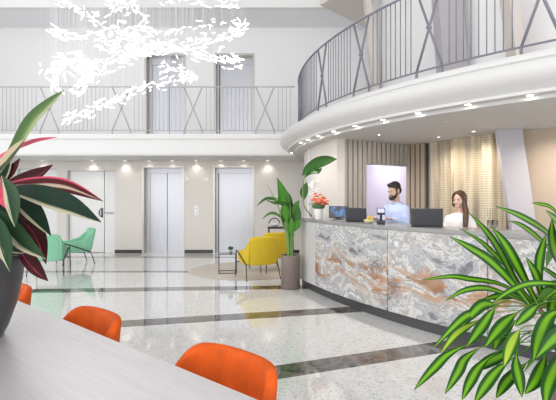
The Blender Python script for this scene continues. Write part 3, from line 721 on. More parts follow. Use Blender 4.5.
# side table with a small plant
tx = Vector(((227.5-278)/F*8.75, 8.75, .006))
t = thing('side_table', 'small square black wire side table left of the yellow armchairs', 'table', tx, math.radians(8))
MB().rbox(-.17, .17, -.17, .17, .362, .376, .004).build('tabletop', mat('dark_glass_top', (.08, .085, .09), .15), t)
for sx in (-1, 1):
    for sy in (-1, 1): MB().box(sx*.165-.007, sx*.165+.007, sy*.165-.007, sy*.165+.007, 0, .362).build('leg', blackmet, t)
for sx in (-1, 1):
    MB().box(sx*.165-.006, sx*.165+.006, -.158, .158, 0, .012).build('foot_rail', blackmet, t); MB().box(-.158, .158, sx*.165-.006, sx*.165+.006, 0, .012).build('foot_rail', blackmet, t)
t = thing('potted_plant', 'tiny round green plant in a grey pot on the wire side table', 'plant', (tx.x + .06, tx.y, .3825), 0)
MB().lathe([(.03, 0), (.042, .06), (.036, .06), (.03, .045), (.001, .045)], 16).build('pot', mat('small_grey_pot', (.45, .5, .48), .5), t, True)
sb = MB(); rr = random.Random(3)
for k in range(60):
    d = Vector((rr.gauss(0, 1), rr.gauss(0, 1), abs(rr.gauss(0, 1)))).normalized()
    p = Vector((0, 0, .075)) + d * .045; sb.add([p + Vector((rr.uniform(-.02, .02), rr.uniform(-.02, .02), rr.uniform(-.02, .02))) for _ in range(4)], [(0, 1, 2), (0, 2, 3), (0, 1, 3), (1, 2, 3)])
sb.ell((0, 0, .075), (.035, .035, .035), 12, 8); sb.build('foliage', mat('small_foliage', (.06, .17, .09), .6), t)
# console with bowl
cx = Vector(((277-278)/F*10.6, 10.6, 0))
t = thing('console_table', 'dark console table behind the yellow armchairs and the tall plant', 'table', cx)
MB().rbox(-.22, .42, -.16, .16, .735, .77, .005).build('tabletop', blackmet, t)
MB().rbox(-.19, .39, -.13, .13, .25, .28, .004).build('shelf', blackmet, t)
for sx in (-.19, .38):
    for sy in (-1, 1): MB().box(sx-.015, sx+.015, sy*.135-.015, sy*.135+.015, 0, .735).build('leg', blackmet, t)
t = thing('bowl', 'white bowl with a dark arched handle on the console behind the tall plant', 'bowl', (cx.x - .06, cx.y, .77))
MB().lathe([(.04, 0), (.10, .04), (.13, .085), (.122, .085), (.09, .045), (.001, .012)], 24).build('basin', white, t, True)
MB().tube([(-.126 * math.cos(PI*k/14), 0, .075 + .13 * math.sin(PI*k/14)) for k in range(15)], .012, 8).build('handle', blackmet, t, True)

# tub chairs at the long table
e_ = Vector((-1.625, 1.44, 0)).normalized(); n_v = Vector((.663, .748, 0)).normalized(); n_v = (n_v - e_ * n_v.dot(e_)).normalized()
E0 = Vector((-.062, 1.56, 0))
orange = mat('orange_velvet', (.60, .085, .004), .75, noise=(9, .22), spec=.3)
def tub_chair(label, along, off):
    p = E0 + e_ * along + n_v * off                                   # p: where the inner face of the back stands
    t = thing('dining_chair', label, 'chair', (p.x, p.y, 0), math.atan2(n_v.x, -n_v.y) + 0)
    # local -y... the back stands on +y side, seat extends to -y (under the table)
    t.rotation_euler = (0, 0, math.atan2(-n_v.x, n_v.y))
    nu, nv = 28, 8; vs = []; fs = []
    for side in (0, 1):
        for i in range(nu + 1):
            u = -1 + 2*i/nu; a = u * math.radians(88)
            sx, cy = math.sin(a), math.cos(a)
            rx, ry = .272 + (.042 if side else 0), .25 + (.046 if side else 0)
            x = rx * math.copysign(abs(sx)**.72, sx); y = -.26 + ry * abs(cy)**.60
            top = .785 - .30 * max(0, (abs(u) - .35) / .65)**2.6
            for j in range(nv + 1):
                v = j/nv; z = .40 + (top - .40) * v
                vs.append((x * (1 + .03*v), y + .05*v*cy, z - (.02 if side else 0)*(1-v)))
    q = (nu+1)*(nv+1); w_ = nv+1
    for side in (0, 1):
        for i in range(nu):
            for j in range(nv): fs.append([side*q + k for k in (i*w_+j, (i+1)*w_+j, (i+1)*w_+j+1, i*w_+j+1)])
    for i in range(nu):
        for j in (0, nv): a, b = i*w_+j, (i+1)*w_+j; fs.append([a, b, q+b, q+a])
    for j in range(nv):
        for i in (0, nu): a, b = i*w_+j, i*w_+j+1; fs.append([a, b, q+b, q+a])
    subsurf(MB().add(vs, fs).build('backrest', orange, t, True), 2)
    MB().rbox(-.255, .255, -.46, -.03, .385, .465, .035, 4).build('seat', orange, t, True)
    for sx in (-1, 1):
        for y0, y1 in ((-.40, -.45), (-.08, -.03)): MB().tube([(sx*.20, y0, .39), (sx*.245, y1, 0)], [.014, .009], 10).build('leg', blackmet, t, True)
tub_chair('orange velvet tub chair nearest the camera, pushed up to the long table', .345, .185)
tub_chair('orange velvet tub chair in the middle of the row along the long table', 1.465, .14)
tub_chair('orange velvet tub chair farthest away, beside the charcoal plant pot', 2.72, .12)
# long table
t = thing('long_table', 'long dark table with its satin top coloured pale like a reflection of the hall', 'table', tuple(E0), math.atan2(e_.y, e_.x))
tm = mat('table_sheen_paint', (.74, .715, .72), .38, metal=.65, noise=(3, .05, (1.2, 26, 26)), ior=2.0, bump=None)  # dark top made pale and half metallic, the hall's reflection put into its colour
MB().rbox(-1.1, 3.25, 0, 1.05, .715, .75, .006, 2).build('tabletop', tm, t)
for x in (-.85, 3.0):
    MB().rbox(x - .04, x + .04, .34, .92, 0, .715, .004).build('leg', blackmet, t)
MB().box(-.81, 2.96, .58, .66, .64, .714).build('stretcher', blackmet, t)

# ---------------------------------------------------------------- plants
def leaf(path, W, face, mats, parent, wfn=None, fold=.18, nc=4, name='leaf', curl=0):
    """one blade: path from base to tip, W half width, face = way the upper side looks"""
    n = len(path); vs = []; uv = []; fs = []; mi = []
    face = Vector(face)
    for side in (0, 1):
        for i, p in enumerate(path):
            t_ = i / (n - 1)
            T = (path[min(i+1, n-1)] - path[max(i-1, 0)]).normalized()
            S_ = T.cross(face)
            if S_.length < 1e-4: S_ = T.cross(Vector((.3, -.5, .8)))
            S_.normalize(); Nn = S_.cross(T)
            w_ = W * (wfn(t_) if wfn else max(.04, max(0, math.sin(PI * min(1, t_**.85)))**.8))
            for k in range(nc + 1):
                u = -1 + 2*k/nc
                vs.append(p + S_ * (u * w_) + Nn * (abs(u) * w_ * fold - abs(u)**2 * w_ * curl - side * .0012)); uv.append(((u + 1) / 2, t_))
    q = n * (nc + 1)
    mb = MB()
    for side in (0, 1):
        for i in range(n - 1):
            for k in range(nc):
                f = [side*q + v for v in (i*(nc+1)+k, i*(nc+1)+k+1, (i+1)*(nc+1)+k+1, (i+1)*(nc+1)+k)]
                fs.append(f); mi.append(side)
    mb.add(vs, fs, uv); mb.mi = mi
    return mb.build(name, mats, parent, True, rec=False)
lance = lambda t_: max(.03, max(0, math.sin(PI * t_**1.05))**.9 if t_ > .0 else .03)
def strap(t_): return max(.05, min(1, .32 + 1.5*t_) * (1 - max(0, (t_ - .55)/.45)**1.7))
def blade(t_): return .10 if t_ < .42 else max(.06, max(0, math.sin(PI * ((t_ - .42)/.58)**.85))**.8)
def spade(t_): return max(.03, min(1, t_ * 6) * max(0, 1 - t_**1.6))
def paddle(t_): return .06 if t_ < .28 else max(.04, max(0, math.sin(PI * ((t_ - .28)/.72)**.8))**.7)

# big green plant, lower right
lime = leaf_material('lime_striped_leaf', (.15, .36, .010), (.012, .068, .007), .36, .19, .09)
lime_y = leaf_material('yellow_striped_leaf', (.36, .50, .05), (.020, .11, .010), .34, .25, .08)
lime_u = mat('leaf_underside', (.10, .27, .04), .5)
pc = Vector((1.60, 2.24, 0)); ph = .54
t = thing('potted_plant', 'large bushy plant with lime striped strap leaves in tall brown planter, lower right', 'plant', pc)
potm = mat('brown_planter', (.17, .14, .125), .5, noise=(5, .06))
pm_ = MB(); o, i_ = .17, .15
vs = [(sx*a, sy*a, z) for a, z in ((o*.88, 0), (o, ph), (i_, ph), (i_, ph - .05)) for sx, sy in ((-1, -1), (1, -1), (1, 1), (-1, 1))]
pm_.add(vs, [(3, 2, 1, 0)] + [(r*4+k, r*4+(k+1) % 4, (r+1)*4+(k+1) % 4, (r+1)*4+k) for r in range(3) for k in range(4)])
pm_.build('planter', potm, t)
MB().box(-.149, .149, -.149, .149, ph - .09, ph - .045).build('soil', mat('soil', (.04, .028, .02), .9), t)
crowns = [P(536, 306, 2.15), P(562, 262, 2.25), P(548, 342, 2.05), P(590, 310, 2.1), P(578, 345, 2.35)]
for c in crowns:
    c2 = c - pc; b = Vector((max(-.1, min(.1, c2.x * .35)), max(-.1, min(.1, c2.y * .5)), ph - .05))
    MB().tube(bezier([b, b.lerp(c2, .4) + Vector((.05, 0, .05)), c2], 8), [.014]*8 + [.008], 8).build('cane', mat('cane_bark', (.20, .15, .09), .7), t, True)
rl = random.Random(11)
def px_leaf(pts, wpx, D0, D1, mats, face=None, fn=None):
    n = len(pts); ps = [P(x, y, D0 + (D1 - D0) * i / (n - 1)) - pc for i, (x, y) in enumerate(pts)]
    path = spline(ps, 5)
    f = Vector((-.2, -1, .55)) if face is None else Vector(face)
    leaf(path, wpx / F * (D0 + D1) / 2 / 2, f + Vector((rl.uniform(-.2, .2), 0, rl.uniform(-.2, .2))), mats, t, fn or strap, .16)
LM, LY = [lime, lime_u], [lime_y, lime_u]
for pts, w_, D0, D1, m_ in [
    ([(566, 250), (545, 231), (520, 216), (495, 206)], 9, 2.25, 2.0, LM), ([(536, 306), (518, 285), (499, 250), (485, 230), (469, 213)], 9, 2.15, 2.05, LM),
    ([(538, 305), (522, 275), (506, 246), (491, 226)], 12, 2.12, 2.0, LM), ([(532, 308), (512, 283), (490, 261), (470, 248), (449, 236)], 11, 2.1, 1.95, LM),
    ([(530, 302), (513, 274), (495, 255), (480, 241), (459, 228)], 6, 2.2, 2.2, LM), ([(530, 300), (500, 284), (470, 279), (450, 276.5), (419, 280.5)], 6, 2.2, 2.0, LM),
    ([(530, 304), (500, 292), (482, 288), (463, 291), (445, 301)], 7, 2.15, 1.95, LM), ([(542, 300), (537, 278), (526, 257)], 10, 2.1, 2.0, LM),
    ([(541, 290), (539, 262), (546, 234)], 10, 2.1, 2.1, LM), ([(572, 245), (562, 228), (546, 210)], 14, 2.1, 1.95, LM), ([(566, 225), (552, 208), (540, 204), (531, 203)], 4, 2.3, 2.3, LM),
    ([(530, 305), (505, 302), (478, 312), (462, 319), (434, 347)], 10, 2.1, 1.9, LM), ([(528, 306), (500, 306), (482, 305), (461, 327)], 12, 2.1, 1.95, LM),
    ([(535, 310), (500, 312), (470, 325), (455, 335), (441, 353)], 9, 2.1, 1.95, LY), ([(540, 330), (492, 336), (452, 352), (434, 368), (414, 390)], 10, 2.05, 1.85, LM),
    ([(540, 332), (500, 338), (468, 356), (458, 372), (445, 394)], 11, 2.05, 1.9, LM), ([(542, 340), (508, 346), (482, 364), (470, 382), (462, 400)], 11, 2.05, 1.85, LM),
    ([(538, 302), (528, 306), (510, 318), (497, 331), (485, 347)], 13, 2.05, 1.85, LM), ([(540, 338), (525, 350), (500, 368), (485, 386), (474, 404)], 12, 2.0, 1.85, LM),
    ([(532, 330), (520, 340), (516, 362), (519, 380), (522, 397)], 13, 2.0, 1.85, LM), ([(535, 325), (522, 328), (511, 344), (504, 366)], 13, 2.0, 1.8, LY),
    ([(546, 338), (546, 352), (538, 376), (525, 394)], 14, 2.0, 1.85, LM), ([(510, 300), (498, 304), (482, 326), (467, 346)], 12, 2.05, 1.9, LM),
    ([(556, 300), (540, 304), (528, 314), (515, 326)], 11, 1.95, 1.8, LM), ([(590, 315), (570, 328), (553, 340), (536, 358)], 16, 1.95, 1.7, LM),
    ([(585, 290), (556, 284), (528, 284), (505, 294), (490, 306)], 7, 2.0, 1.8, LM), ([(580, 285), (560, 262), (552, 240), (552, 218)], 13, 2.2, 2.1, LM),
    ([(590, 300), (570, 272), (562, 250), (556, 226)], 14, 2.1, 1.95, LM), ([(560, 310), (548, 318), (538, 340), (533, 362)], 14, 1.95, 1.85, LM),
    ([(548, 330), (530, 336), (508, 352), (488, 362), (470, 372)], 12, 2.1, 1.95, LM), ([(545, 312), (520, 318), (500, 335), (494, 350)], 13, 2.1, 2.0, LM),
    ([(536, 308), (515, 296), (500, 296), (480, 300)], 9, 2.25, 2.2, LM), ([(548, 345), (530, 360), (508, 380), (496, 398)], 12, 2.1, 1.95, LM),
    ([(575, 340), (560, 360), (548, 385), (545, 410)], 15, 1.95, 1.8, LM)]:
    low = pts[-1][1] > 318 and pts[-1][0] < 528
    px_leaf(pts, w_ * (.95 if low else 1), D0, D1, m_, None, blade if low else None)
for k in range(32):
    c = crowns[k % 5] - pc; a = rl.uniform(0, 2*PI); L_ = rl.uniform(.28, .46); el = rl.uniform(-.1, .9)
    d = Vector((math.cos(a), math.sin(a), 0))
    if c.x + d.x * L_ < -.52: d.x = abs(d.x) * .5
    tip = c + d * L_ * math.cos(el) + Vector((0, 0, L_ * math.sin(el) - .10))
    mid = c + d * L_ * .5 + Vector((0, 0, L_ * (.25 + .4*math.sin(el))))
    leaf(bezier([c, mid, tip], 10), rl.uniform(.018, .030), (0, -.25, 1), LM if k % 6 else LY, t, strap, .16)

# variegated plant in charcoal pot, left foreground
D_ = 2.30
vc = Vector((-1.525, 2.26, .75))
t = thing('potted_plant', 'variegated plant with pink and cream streaked leaves in charcoal pot on long table', 'plant', vc)
MB().lathe([(.125, 0), (.150, .05), (.188, .16), (.214, .29), (.226, .40), (.230, .415), (.216, .415), (.212, .36), (.001, .36)], 48).build('pot', mat('charcoal_pot', (.045, .047, .055), .42, noise=(14, .12)), t, 40)
MB().lathe([(.001, .30), (.210, .30), (.210, .365), (.001, .37)], 32).build('soil', mat('soil', (.04, .028, .02), .9), t)
maroon = mat('maroon_underside', (.045, .008, .011), .45, spec=.12, noise=(12, .3, (4, 4, 1)))
vg = leaf_material('green_cream_leaf', (.012, .036, .018), (.40, .37, .25), .42, .80, .05, streak=.55, one_side=True, spec=.1, extra=[(.30, (.022, .055, .024))])
vg2 = leaf_material('dark_green_leaf', (.007, .024, .014), (.36, .34, .23), .42, .86, .035, streak=.25, one_side=True, spec=.1)
vg3 = leaf_material('olive_green_leaf', (.05, .105, .025), (.09, .16, .04), .4, .5, .2, streak=.6, one_side=True, extra=[(.85, (.30, .33, .15))])
vp = leaf_material('pink_maroon_leaf', (.60, .08, .13), (.07, .012, .014), .4, .15, .04, streak=.35, one_side=True, spec=.1, extra=[(.45, (.09, .014, .016)), (.50, (.50, .38, .29)), (.66, (.52, .40, .30)), (.71, (.08, .012, .014))])
mr = leaf_material('maroon_streaked_leaf', (.05, .010, .014), (.07, .013, .018), .4, .62, .02, streak=.3, one_side=True, spec=.1, extra=[(.66, (.55, .06, .11)), (.69, (.06, .010, .014))])
pk = leaf_material('pink_leaf', (.60, .07, .12), (.48, .05, .085), .45, .5, .1)
cr = leaf_material('cream_leaf', (.42, .33, .22), (.03, .05, .02), .45, .66, .05, streak=.3, one_side=True, spec=.1)
rv = random.Random(5)
def vleaf(pts, wpx, mats, D0=None, D1=None, face=(0, -1, .35), fold=.12):
    D0 = D0 or D_; D1 = D1 or D_ - .12
    n = len(pts); ps = [P(x, y, D0 + (D1 - D0) * i / (n - 1)) - vc for i, (x, y) in enumerate(pts)]
    b0 = Vector((max(-.10, min(.12, ps[0].x * .4)), ps[0].y * .3, .37))
    MB().tube(bezier([b0, (b0 + ps[0]) / 2 + Vector((0, 0, .03)), ps[0]], 6), .0045, 6).build('stem', mat('pink_stem', (.35, .12, .12), .5), t, True)
    leaf(spline(ps, 6), wpx / F * D_ / 2, face, mats, t, lance, fold)
vleaf([(-12, 188), (12, 152), (30, 122), (47, 105), (64, 90)], 15, [vg3, maroon])
vleaf([(-14, 178), (2, 163), (14, 150), (25, 139)], 10, [cr, maroon], 2.28, 2.2)
vleaf([(-20, 168), (10, 151), (34, 141), (57, 137)], 5, [pk, maroon], 2.35, 2.3)
vleaf([(-5, 190), (12, 185), (34, 176), (53, 165)], 16, [mr, maroon], 2.4, 2.3, (0, -1, .2))
vleaf([(-4, 187), (30, 184), (66, 186), (103, 201)], 15, [vp, maroon], 2.36, 2.2, (0, -1, .1))
vleaf([(2, 188), (34, 193), (68, 204), (101, 222)], 20, [vg2, maroon], 2.26, 2.0, (0, -1, .25))
vleaf([(2, 176), (10, 190), (14, 206), (15, 227)], 16, [vg, maroon], 2.15, 2.02, (-.1, -1, .1))
vleaf([(8, 190), (22, 200), (36, 214), (51, 236)], 19, [vg2, maroon], 2.3, 2.15, (0, -1, .2))
vleaf([(-8, 205), (8, 224), (24, 242), (46, 259)], 17, [vg, maroon], 2.14, 2.05, (0, -1, .2))
vleaf([(15, 215), (30, 224), (40, 240), (46, 264)], 18, [mr, maroon], 2.38, 2.25, (0, -1, .1))
vleaf([(14, 238), (24, 252), (36, 268), (48, 281)], 15, [mr, maroon], 2.30, 2.22, (0, -1, .1))
vleaf([(-8, 212), (0, 228), (6, 248), (10, 272)], 14, [vg, maroon], 2.06, 1.98, (0, -1, .1))
vleaf([(-14, 205), (-4, 225), (2, 245), (4, 262)], 15, [vg, maroon], 2.1, 2.0, (0, -1, .1))
vleaf([(-10, 195), (0, 180), (6, 165), (8, 150)], 14, [vg2, maroon], 2.4, 2.42)
vleaf([(-12, 195), (4, 200), (14, 214), (24, 232)], 18, [mr, maroon], 2.36, 2.3)
vleaf([(-10, 180), (-4, 188), (4, 198), (8, 210)], 14, [pk, maroon], 2.22, 2.15)
vleaf([(-14, 198), (0, 206), (12, 218), (26, 238)], 15, [vg2, maroon], 2.22, 2.14, (0, -1, .15))
vleaf([(-6, 186), (4, 178), (12, 170), (20, 158)], 12, [mr, maroon], 2.42, 2.42)
vleaf([(-12, 215), (-2, 232), (14, 246), (30, 252)], 14, [vg2, maroon], 2.2, 2.1, (0, -1, .2))
for k in range(16):
    a = rv.uniform(.7*PI, 1.7*PI) if k % 2 else rv.uniform(0, 2*PI); L_ = rv.uniform(.22, .42); c = Vector((rv.uniform(-.06, .06), rv.uniform(-.06, .06), .42))
    d = Vector((math.cos(a), math.sin(a), 0))
    if d.x > -.2: d.x = -abs(d.x) - .2
    tip = c + d * L_ + Vector((0, 0, rv.uniform(-.1, .35))); mid = c + d * L_ * .4 + Vector((0, 0, .28))
    leaf(bezier([c - Vector((0, 0, .06)), mid, tip], 10), rv.uniform(.03, .05), (0, -.3, 1), [rv.choice([vg, vg2, vp, cr]), maroon], t, lance, .12)

# tall broad-leaved plant beside the desk
sg = leaf_material('broad_green_leaf', (.035, .125, .018), (.020, .080, .013), .4, .3, .2); sgl = leaf_material('fresh_green_leaf', (.065, .23, .022), (.035, .15, .015), .4, .3, .2); su = mat('broad_leaf_underside', (.04, .13, .03), .5)
DP = 7.22; spc = Vector(((290.5-278)/F*DP, DP, 0))
t = thing('potted_plant', 'tall broad-leaved plant in brown cylindrical pot at left end of reception desk', 'plant', spc)
MB().lathe([(.142, 0), (.15, .01), (.152, .53), (.148, .54), (.135, .54), (.132, .49), (.001, .49)], 36).build('pot', mat('taupe_pot', (.19, .145, .13), .5, noise=(5, .05)), t, 40)
MB().lathe([(.001, .46), (.131, .46), (.131, .492), (.001, .495)], 24).build('soil', mat('soil', (.04, .028, .02), .9), t)
def sleaf(pts, wpx, mats, dd=0, de=0, face=(0, -1, .3), fold=.12, fn=None):
    n = len(pts); ps = [P(x, y, DP + dd + (de - dd) * i / (n - 1)) - spc for i, (x, y) in enumerate(pts)]
    b0 = Vector((max(-.07, min(.07, (pts[0][0]-290)*.008)), dd * .25, .48))
    MB().tube(bezier([b0, Vector((b0.x, b0.y, (b0.z + ps[0].z)/2)), ps[0]], 8), [.011]*8 + [.006], 6).build('stem', mat('green_stem', (.16, .30, .08), .5), t, True)
    leaf(spline(ps, 5), wpx / F * DP / 2, face, mats, t, fn or lance, fold)
A1_, A2_ = [sgl, su], [sg, su]
sleaf([(285, 207), (284, 198), (281, 188), (277, 177)], 15, A1_, -.05, -.1, fn=spade); sleaf([(284, 206), (276, 200), (266, 199), (256.5, 206)], 7, A2_, .05, .1, (0, -.5, 1))
sleaf([(290, 203), (282, 203), (274, 203), (266, 200)], 7, A2_, -.1, -.15, (0, -.5, 1)); sleaf([(284, 220), (276, 214), (269, 214), (262, 219)], 6, A1_, .0, .05, (0, -.5, 1))
sleaf([(287, 222), (285, 212), (284, 203)], 9, A1_, -.1, -.12); sleaf([(292, 222), (294, 213), (296, 206), (299, 200)], 7, A1_, .0, .0); sleaf([(293, 226), (297, 219), (298, 213), (298, 204)], 7, A2_, -.08, -.05)
sleaf([(289, 226), (287, 217), (288, 207)], 8, A2_, -.02, .05); sleaf([(288, 228), (285, 220), (282, 212)], 7, A2_, .05, .1); sleaf([(294, 232), (297, 225), (299, 219)], 7, A1_, -.1, -.12)
sleaf([(291, 236), (291, 228), (292, 218)], 8, A1_, -.1, -.11)
rs_ = random.Random(4)
for k in range(16):
    x0 = 290 + rs_.uniform(-6, 4); y0 = rs_.uniform(202, 226); dx = rs_.uniform(-6, 5)
    sleaf([(x0, y0 + 6), (x0 + dx * .3, y0 - 2), (x0 + dx, y0 - 14)], rs_.uniform(5, 8), A1_ if k % 3 == 0 else A2_, rs_.uniform(-.08, .1), rs_.uniform(-.1, .12), (rs_.uniform(-.6, .6), -1, .3))
MB().tube([P(278, 205, DP) - spc, P(267, 184, DP) - spc], [.008, .003], 6).build('spike', mat('green_stem', (.09, .22, .05), .5), t, True)
MB().tube([P(284, 230, DP) - spc, P(278, 205, DP) - spc], [.010, .008], 6).build('stem', mat('green_stem', (.09, .22, .05), .5), t, True)

# ---------------------------------------------------------------- on the desk
vz = on_desk(312.0, .11); Dv = vz.y
t = thing('vase', 'clear glass vase with tall green leaf and white orchid at left end of desk', 'vase', vz)
gl = mat('clear_glass', (.97, .98, 1), .03, trans=1, ior=1.12)
MB().lathe([(.035, 0), (.05, .02), (.045, .12), (.038, .20), (.044, .24), (.040, .24), (.034, .20), (.04, .12), (.044, .03), (.001, .012)], 20).build('glass_body', gl, t, True)
def vs_(px, py, d=0): return P(px, py, Dv + d) - vz
MB().tube(spline([(0, 0, .03), vs_(304, 205), vs_(303, 185), vs_(306, 172)], 5), [.009]*15 + [.006], 8).build('stem', mat('green_stem', (.09, .22, .05), .5), t, True)
leaf(spline([vs_(302, 176), vs_(308, 169), vs_(318, 163), vs_(328, 160), vs_(337, 159)], 6), 12/F*Dv/2, (0, -1, .35), [sg, su], t, lance, .1)
leaf(spline([vs_(304, 178), vs_(310, 172), vs_(317, 172), vs_(322, 168)], 5), 8/F*Dv/2, (0, -.8, .8), [sg, su], t, lance, .1)
leaf(spline([vs_(304, 200), vs_(304, 192), vs_(307, 182)], 5), 8/F*Dv/2, (0, -1, .2), [sg, su], t, lance, .1)
MB().tube(spline([(0, 0, .03), vs_(312, 204), vs_(313, 192), vs_(314, 181)], 5), .005, 6).build('orchid_stem', mat('green_stem', (.09, .22, .05), .5), t, True)
petal = mat('white_petal', (.82, .80, .78), .6)
ro = random.Random(2)
for k in range(16):
    f = MB(); c = vs_(314 + ro.uniform(-4, 4), 181.5 + k * 1.15, ro.uniform(-.06, .03))
    for q in range(5):
        a = 2*PI*q/5 + ro.uniform(0, .5); f.ell(c + Vector((math.cos(a)*.022, -.005, math.sin(a)*.022)), (.020, .006, .016), 8, 6)
    f.build('blossom', petal, t, True)
fp = on_desk(318.6, .08); Df = fp.y
t = thing('potted_plant', 'orange flowering plant in a small white pot on the left of the desk', 'plant', fp)
MB().lathe([(.050, 0), (.056, .01), (.070, .17), (.073, .18), (.064, .18), (.060, .15), (.001, .15)], 24).build('pot', mat('white_ceramic', (.84, .82, .80), .35), t, 40)
MB().ell((0, 0, .20), (.10, .10, .055), 14, 8).build('foliage', mat('small_foliage2', (.05, .14, .05), .6), t, True)
om = [mat('orange_petal', (.72, .13, .045), .6), mat('salmon_petal', (.78, .25, .14), .6)]
for k in range(40):
    a = ro.uniform(0, 2*PI); r_ = .135 * math.sqrt(ro.random()); c = Vector((r_*math.cos(a), r_*math.sin(a), .215 + .20 * (1 - (r_/.16)**2) * ro.uniform(.1, 1)))
    f = MB()
    for q in range(5): b_ = 2*PI*q/5; f.ell(c + Vector((math.cos(b_)*.018, math.sin(b_)*.018, 0)), (.018, .018, .012), 8, 6)
    f.ell(c + Vector((0, 0, .006)), (.014, .014, .012), 8, 6)
    f.build('blossom', om[k % 2], t, True)
# screens and small things
def screen_material():
    m = bpy.data.materials.new('lit_screen'); m.use_nodes = True; nt = m.node_tree; b = nt.nodes['Principled BSDF']; N = nt.nodes.new
    tc = N('ShaderNodeTexCoord'); n = N('ShaderNodeTexNoise'); n.inputs['Scale'].default_value = 9; n.inputs['Detail'].default_value = 3; nt.links.new(tc.outputs['Object'], n.inputs['Vector'])
    r = N('ShaderNodeValToRGB'); e = r.color_ramp.elements; e[0].position = .40; e[0].color = (.01, .015, .03, 1); e[1].position = .68; e[1].color = (.20, .62, .75, 1); x = e.new(.52); x.color = (.04, .16, .42, 1)
    nt.links.new(n.outputs[0], r.inputs[0]); nt.links.new(r.outputs[0], b.inputs['Emission Color']); b.inputs['Emission Strength'].default_value = .55; b.inputs['Base Color'].default_value = (.01, .01, .015, 1); b.inputs['Roughness'].default_value = .15
    return m
dark_pl = mat('black_plastic', (.022, .023, .028), .4); grey_pl = mat('dark_grey_plastic', (.05, .052, .06), .42)
def toward(p): return math.atan2(p.x, -p.y)         # -y axis of the thing looks at the camera spot... along the hall
p = on_desk(338.5, .34)
t = thing('display_screen', 'small landscape screen with a blue picture at the left of the desk', 'screen', p, math.radians(-8))
MB().rbox(-.145, .145, .0, .022, .025, .205, .006, 2, Matrix.Rotation(math.radians(-10), 4, 'X')).build('bezel', dark_pl, t)
MB().box(-.132, .132, -.002, .0005, .038, .193, Matrix.Rotation(math.radians(-10), 4, 'X')).build('display', screen_material(), t)
MB().rbox(-.08, .08, -.01, .12, 0, .012, .004).build('stand_foot', dark_pl, t); MB().box(-.03, .03, .03, .05, .01, .10).build('stand_neck', dark_pl, t)
def laptop(label, p, rz, w_, h_, tilt):
    t = thing('laptop', label, 'laptop', p, rz)
    MB().rbox(-w_/2, w_/2, .0, .24, 0, .018, .006, 2).build('keyboard_base', dark_pl, t)
    M_ = Matrix.Translation((0, .0, .016)) @ Matrix.Rotation(math.radians(tilt), 4, 'X')
    MB().rbox(-w_/2, w_/2, -.012, .0, 0, h_, .006, 2, M_).build('lid', grey_pl, t)
    MB().box(-w_/2 + .012, w_/2 - .012, .0002, .0012, .012, h_ - .012, M_).build('display', mat('dim_screen', (.02, .02, .03), .2), t)
p = on_desk(356.5, .19); laptop('dark laptop with its lid back to the hall, between the blue screen and yellow bowl', p, math.radians(-26), .29, .185, 14)
p = on_desk(427, .16); laptop('dark laptop with its lid back to the hall, between the man and the woman', p, math.radians(-20), .335, .20, 12)
p = on_desk(369, .13)
t = thing('bowl', 'small pale bowl of yellow fruit on the desk by the man', 'bowl', p)
MB().lathe([(.03, 0), (.055, .015), (.075, .045), (.070, .045), (.05, .02), (.001, .01)], 20).build('basin', mat('pale_green_bowl', (.62, .62, .40), .4), t, True)
lem = mat('lemon_yellow', (.72, .55, .05), .5)
for k, (x, y, z, wds) in enumerate([(-.028, -.020, .042, 'left'), (.029, -.020, .042, 'right'), (.0, .030, .042, 'back'), (.0, -.004, .080, 'topmost')]):
    f = MB().ell((0, 0, 0), (.025, .020, .020), 14, 10).build('lemon', lem, None, True); f.location = p + Vector((x, y, z)); f.rotation_euler = (0, .3*k, k*1.1)
    tag(f, {'left': 'left yellow fruit in the small bowl on the desk', 'right': 'right yellow fruit in the small bowl on the desk', 'back': 'yellow fruit at the back of the small desk bowl', 'topmost': 'topmost yellow fruit in the small bowl on the desk'}[wds], 'fruit', 'yellow fruit in the desk bowl')
p = on_desk(381, .12)
t = thing('card_terminal', 'dark card terminal with a pale screen on a short stand by the man', 'card terminal', p, math.radians(-12))
MB().rbox(-.05, .05, -.05, .05, 0, .05, .012, 3).build('base', dark_pl, t); MB().tube([(0, 0, .05), (0, 0, .13)], .014, 10).build('stem', dark_pl, t, True)
M_ = Matrix.Translation((0, -.01, .12)) @ Matrix.Rotation(math.radians(-14), 4, 'X')
MB().rbox(-.052, .052, -.012, .014, 0, .085, .008, 2, M_).build('head', dark_pl, t)
MB().box(-.042, .042, -.0145, -.0118, .022, .074, M_).build('display', mat('pale_lilac_screen', (.3, .3, .4), .2, emit=(.42, .44, .75), estr=.6), t)
p = on_desk(492, .30)
for k, (dx, dy) in enumerate(((-.02, .0), (.045, .03))):
    t = thing('vase', ['clear glass of dry twigs by the white pillar, left of the two', 'clear glass of dry twigs by the white pillar, right of the two'][k], 'vase', p + Vector((dx, dy, 0)))
    MB().lathe([(.022, 0), (.026, .01), (.026, .10), (.023, .10), (.023, .014), (.001, .010)], 16).build('glass_body', gl, t, True)
    for q in range(6):
        a = q * 1.05 + k; MB().tube([(.008*math.cos(a), .008*math.sin(a), .012), (.03*math.cos(a), .03*math.sin(a), .20 + .03*math.sin(q*2.3))], .0022, 5).build('twig', mat('dry_twig', (.35, .27, .18), .7), t)

